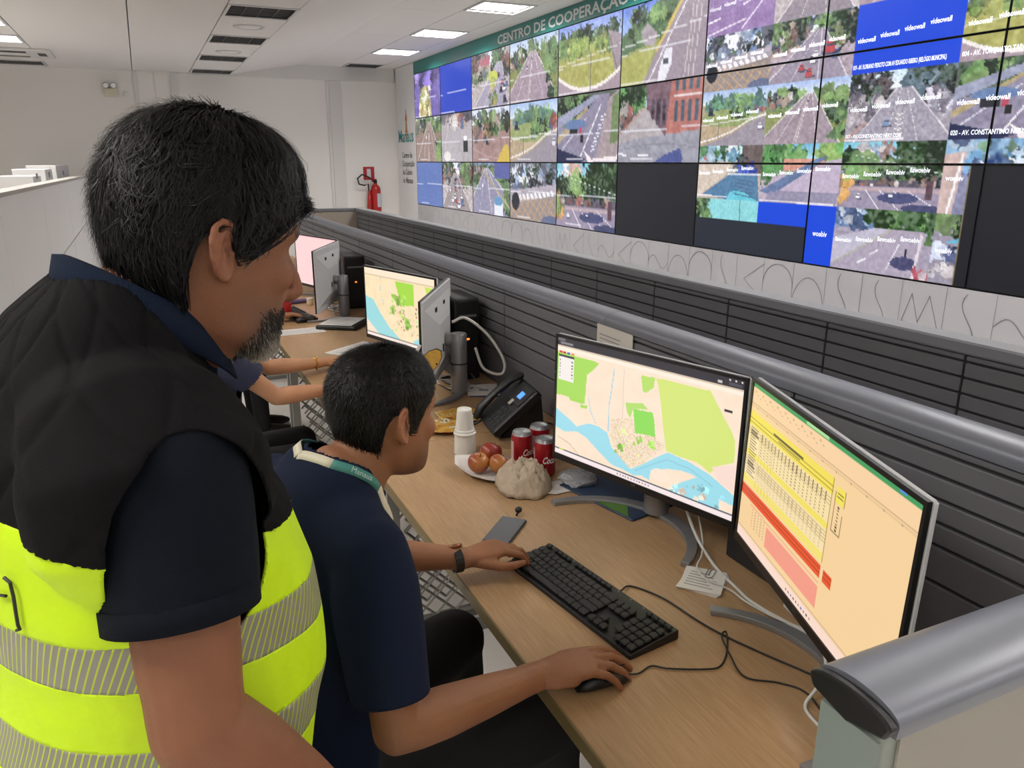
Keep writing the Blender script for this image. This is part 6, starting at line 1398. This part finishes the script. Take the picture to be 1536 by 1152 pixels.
hair(HD2, YM_, ZH2, th2, 16000, .016, '#0f0d0c', 5, curl=.3)
mb = MB(); torso(mb, B2, F2, R2, TR2, infl=.012, zmax=1.14); mb.tube([S2r-UP*.004, np.array((B2[0], B2[1], 1.105)), S2l-UP*.004], [(.058, .062), (.07, .085), (.058, .062)], 18, side=UP, dome=2); arm(mb, S2r, E2r, W2r, 1.02, .013, .86); arm(mb, S2l, E2l, W2l, 1.02, .013, .86)
V, Q = remesh(mb, .0048, 14); V = wrinkle(V, Q, .0048, 17, 15, (1, 1, .55))
C = V[Q].mean(1); no = np.linalg.norm((C - (np.array((B2[0], B2[1], 1.165)) + F2*.056))*np.array((1, 1, .6)), axis=1) < .066
keep = ~(cut_arm(C, S2r, E2r, .80, .085) | cut_arm(C, S2l, E2l, .80, .085) | no)
for Sx, Ex in ((S2r, E2r), (S2l, E2l)): fl, dd = axial(V, Sx, Ex, .80); V = snap(V, Q, keep, fl, dd)
M_tee = mat('tshirt_navy', '#141d33', .85, bump=.2, bscale=400, spec=.15)
VT, NT = V, normals(V, Q); ts = quad_obj('t_shirt', V, Q[keep], M_tee, YM_); d = ts.modifiers.new('s', 'SOLIDIFY'); d.thickness = .002; d.offset = 1
nc = np.array((B2[0], B2[1], 1.138)) + F2*.045
obj('neck_rib', MB().tube([nc + F2*math.cos(a)*.071 + R2*math.sin(a)*.073 - UP*(.032*math.cos(a)) for a in np.linspace(0, 2*PI, 41)], .005, 8), M_tee, ts, smooth=True)
obj('shoulder_print', MB().tube([np.array((B2[0], B2[1], 1.0)) - F2*.128 + R2*.06, np.array((B2[0], B2[1], 1.06)) - F2*.112 + R2*.075], .003, 6), mat('print_silver', '#6d7580', .5), ts)
# lanyard: ribbon round the neck and down the chest
ln = [nc - F2*.070 + UP*.060, nc - F2*.045 + R2*.060 + UP*.055, nc + R2*.084 + UP*.035, nc + F2*.045 + R2*.084 + UP*.0, nc + F2*.068 + R2*.074 - UP*.05, nc + F2*.075 + R2*.052 - UP*.12, nc + F2*.07 + R2*.03 - UP*.2]
lnl = [p - R2*2*((p-nc) @ R2) for p in ln]
M_lan = mat('lanyard_teal', '#3f7f78', .6); M_lanw = mat('lanyard_cream', '#cfc8b2', .6)
la_ = thing('lanyard', 'teal and cream lanyard round the young man\'s neck', 'lanyard', (0, 0, 0))
for pts_, nm in ((ln, 0), (lnl, 1)):
    sp_ = spline(pts_, 6); m_ = len(sp_)
    for i in range(m_):
        k_ = np.linalg.norm(VT - sp_[i], axis=1).argmin(); sdist = (sp_[i]-VT[k_]) @ NT[k_]
        if sdist < .004 or i > 14: sp_[i] = sp_[i] + NT[k_]*(.0045-sdist)
    for a, b, mm in ((0, 6, M_lanw), (6, 17, M_lan), (17, 26, M_lanw), (26, m_-1, M_lan)):
        seg = sp_[a:b+1]; mbr = MB(); vv = []
        for i, p in enumerate(seg):
            t_ = seg[min(i+1, len(seg)-1)] - seg[max(i-1, 0)]; t_ = t_/np.linalg.norm(t_); o_ = p - (nc - UP*.02); o_ = o_ - t_*(o_ @ t_); o_ /= np.linalg.norm(o_); w2 = np.cross(t_, o_)*.0085
            vv += [p - w2, p + w2]
        if nm == 0 and a == 6: lan_mid = (seg[5], seg[7]-seg[3], o_)
        mbr.add(vv, [(2*i, 2*i+1, 2*i+3, 2*i+2) for i in range(len(seg)-1)]); obj('ribbon', mbr, mm, la_, smooth=True, solid=.0015)
p_, t_, o_ = lan_mid; t_ = t_/np.linalg.norm(t_); o_ = p_ - (nc - UP*.02); o_ = o_ - t_*(o_ @ t_); o_ /= np.linalg.norm(o_)
Mx = np.eye(4); Mx[:3, 0] = t_; Mx[:3, 1] = np.cross(o_, t_); Mx[:3, 2] = o_; Mx[:3, 3] = p_ + o_*.0022 - np.cross(o_, t_)*.004
text_obj('lettering', 'Manaus', .014, mat('lanyard_print', '#a9c4bd', .6), la_, Mx, width=.04, align='CENTER')
# watch on the left wrist
wa = thing('wrist_watch', 'black wrist watch with copper dial on the young man\'s left wrist', 'watch', tuple(W2l + np.array((-.025, 0, 0))))
for a in np.arange(0, 2*PI, 2*PI/16):
    obj('band_link', MB().bev(-.010, .010, -.0055, .0055, -.0016, .0016, .0006).xf(np.array(Matrix.Rotation(a, 4, 'X') @ Matrix.Translation((0, 0, .0265)))), M_black, wa)
Tw = np.array(Matrix.Rotation(-.5, 4, 'X') @ Matrix.Translation((0, 0, .027)))
obj('watch_case', MB().lathe([(.017, 0), (.019, .003), (.019, .008), (.0165, .0095)], n=24).xf(Tw), mat('watch_copper', '#8a5a40', .35, metal=.7), wa, smooth=True); obj('dial', MB().lathe([(.0162, .0092), (.0162, .0098), (.001, .0099)], n=24).xf(Tw), M_black, wa)
# trousers and shoes of the seated man
mb = MB(); hip = np.array((B2[0], B2[1], .55)) - F2*.09
torso(mb, B2, F2, R2, [(-.10, .47, .17, .13), (-.10, .56, .175, .13), (-.085, .66, .165, .12)], infl=.004)
for s_ in (-1, 1):
    k0 = hip + R2*.09*s_; kn = hip + F2*.48 + R2*.17*s_ + UP*.03; an = kn + F2*.03 - UP*.48
    limb(mb, [k0, k0+(kn-k0)*.5, kn], [.098, .094, .074]); limb(mb, [kn, kn+(an-kn)*.4, an], [.066, .062, .05])
    shoe(YM_, an[:2], F2, M_shoe)
V, Q = remesh(mb, .009, 3); V = wrinkle(V, Q, .004, 22, 9); quad_obj('trousers', V, Q, M_trous, YM_)
chair('black office chair under the seated young man', (hip[0], hip[1], 0), math.atan2(F2[1], F2[0]))

# ---- two colleagues at the farther desks
def colleague(label, az, S_r, E_r, W_r, S_l, E_l, W_l, headp, top_col, skin, seed, puff):
    t = thing('person', label, 'person', (0, 0, 0)); f, r = fr(az); cen = (np.array(S_r)+np.array(S_l))/2; B = cen[:2]; zs = cen[2]
    TR = [(-.08, zs-.55, .155, .11), (-.06, zs-.38, .145, .105), (-.03, zs-.22, .15, .105), (-.01, zs-.08, .16, .10), (0, zs, .14, .08), (.01, zs+.04, .09, .06), (.02, zs+.07, .06, .05)]
    hd = Head(headp, az, 12, sc=.95); mb = MB(); hd.prims(mb); nk = np.array((B[0], B[1], zs+.02)) + f*.02; hb = hd.w((-.02, 0, -.03))
    mb.tube([nk-UP*.02, nk+(hb-nk)*.5, hb], [(.055, .055), (.05, .052), (.05, .055)], 18, side=r, dome=2); torso(mb, B, f, r, TR, infl=-.012, zmin=zs-.25)
    arm(mb, S_r, E_r, W_r, .80); arm(mb, S_l, E_l, W_l, .80)
    for W, E, sg in ((W_r, E_r, -1), (W_l, E_l, 1)):
        d_ = np.array(W)-np.array(E); d_[2] = .01; hand(mb, W, d_, r*sg, [(18, 28, 18)]*4, ((38, 12), (20, 14), (10, 12)), sc=.92)
    V, Q = remesh(mb, .005, 2); V = hd.sculpt(V, Q, 8); quad_obj('body', V, Q, M_skin, t, skin_cols(V, skin, hd, None, seed))
    hair(hd, t, ZH2, th1, 4000, .05, '#17110e', seed)
    mb = MB(); torso(mb, B, f, r, TR, infl=.010, zmax=zs+.045); arm(mb, S_r, E_r, W_r, .92+puff*.5, .012, .62); arm(mb, S_l, E_l, W_l, .92+puff*.5, .012, .62)
    V, Q = remesh(mb, .007, 3); V = wrinkle(V, Q, .004, 25, seed); C = V[Q].mean(1)
    quad_obj('blouse', V, Q[~(cut_arm(C, S_r, E_r, .56, .1) | cut_arm(C, S_l, E_l, .56, .1))], mat('cloth_'+top_col[1:], top_col, .8, bump=.2, bscale=200), t)
    mb = MB(); hip = np.array((B[0], B[1], zs-.52)) - f*.08; torso(mb, B, f, r, [(-.09, zs-.6, .16, .12), (-.08, zs-.45, .155, .11)], infl=.01)
    for s_ in (-1, 1):
        k0 = hip + r*.085*s_; kn = hip + f*.43 + r*.11*s_ + UP*.03; an = kn - UP*.47 + f*.02; limb(mb, [k0, k0+(kn-k0)*.5, kn], [.085, .078, .06]); limb(mb, [kn, kn+(an-kn)*.4, an], [.06, .055, .045]); shoe(t, an[:2], f, M_shoe)
    V, Q = remesh(mb, .009, 3); quad_obj('trousers', V, Q, M_trous, t)
    return t, hip, f
p2, hp2, f2 = colleague('seated person in navy puff-sleeve top at the second desk', 84, (.175, 2.96, 1.0), (.375, 2.985, .80), (.60, 3.06, .785), (.165, 3.30, 1.0), (.40, 3.40, .815), (.655, 3.50, .785), (.17, 3.16, 1.19), '#232a44', '#c08d6c', 41, .2)
chair('black office chair with grey armrests at the second desk', (hp2[0], hp2[1], 0), math.atan2(f2[1], f2[0]))
bl = thing('bracelet', 'gold bracelet on the wrist at the second desk', 'bracelet', (.625, 3.49, .787))
obj('ring', MB().tube([(.004*math.sin(3*a), .026*math.cos(a), .026*math.sin(a)) for a in np.linspace(0, 2*PI, 33)], .0045, 8), mat('gold', '#b08a3a', .3, metal=.9), bl, smooth=True); obj('clasp', MB().ball((0, 0, .027), (.010, .008, .006), 10, 8), mat('gold_pale', '#d8b868', .25, metal=.9), bl, smooth=True)
p3, hp3, f3 = colleague('person reaching for a mouse at the third desk, mostly hidden by the standing man', 84, (.14, 4.72, 1.0), (.40, 4.70, .82), (.655, 4.72, .785), (.13, 5.06, 1.0), (.36, 5.12, .82), (.58, 5.05, .785), (.12, 4.93, 1.19), '#1b1c22', '#9c6e4e', 51, 0.)
chair('black office chair at the third desk', (hp3[0], hp3[1], 0), math.atan2(f3[1], f3[0]))
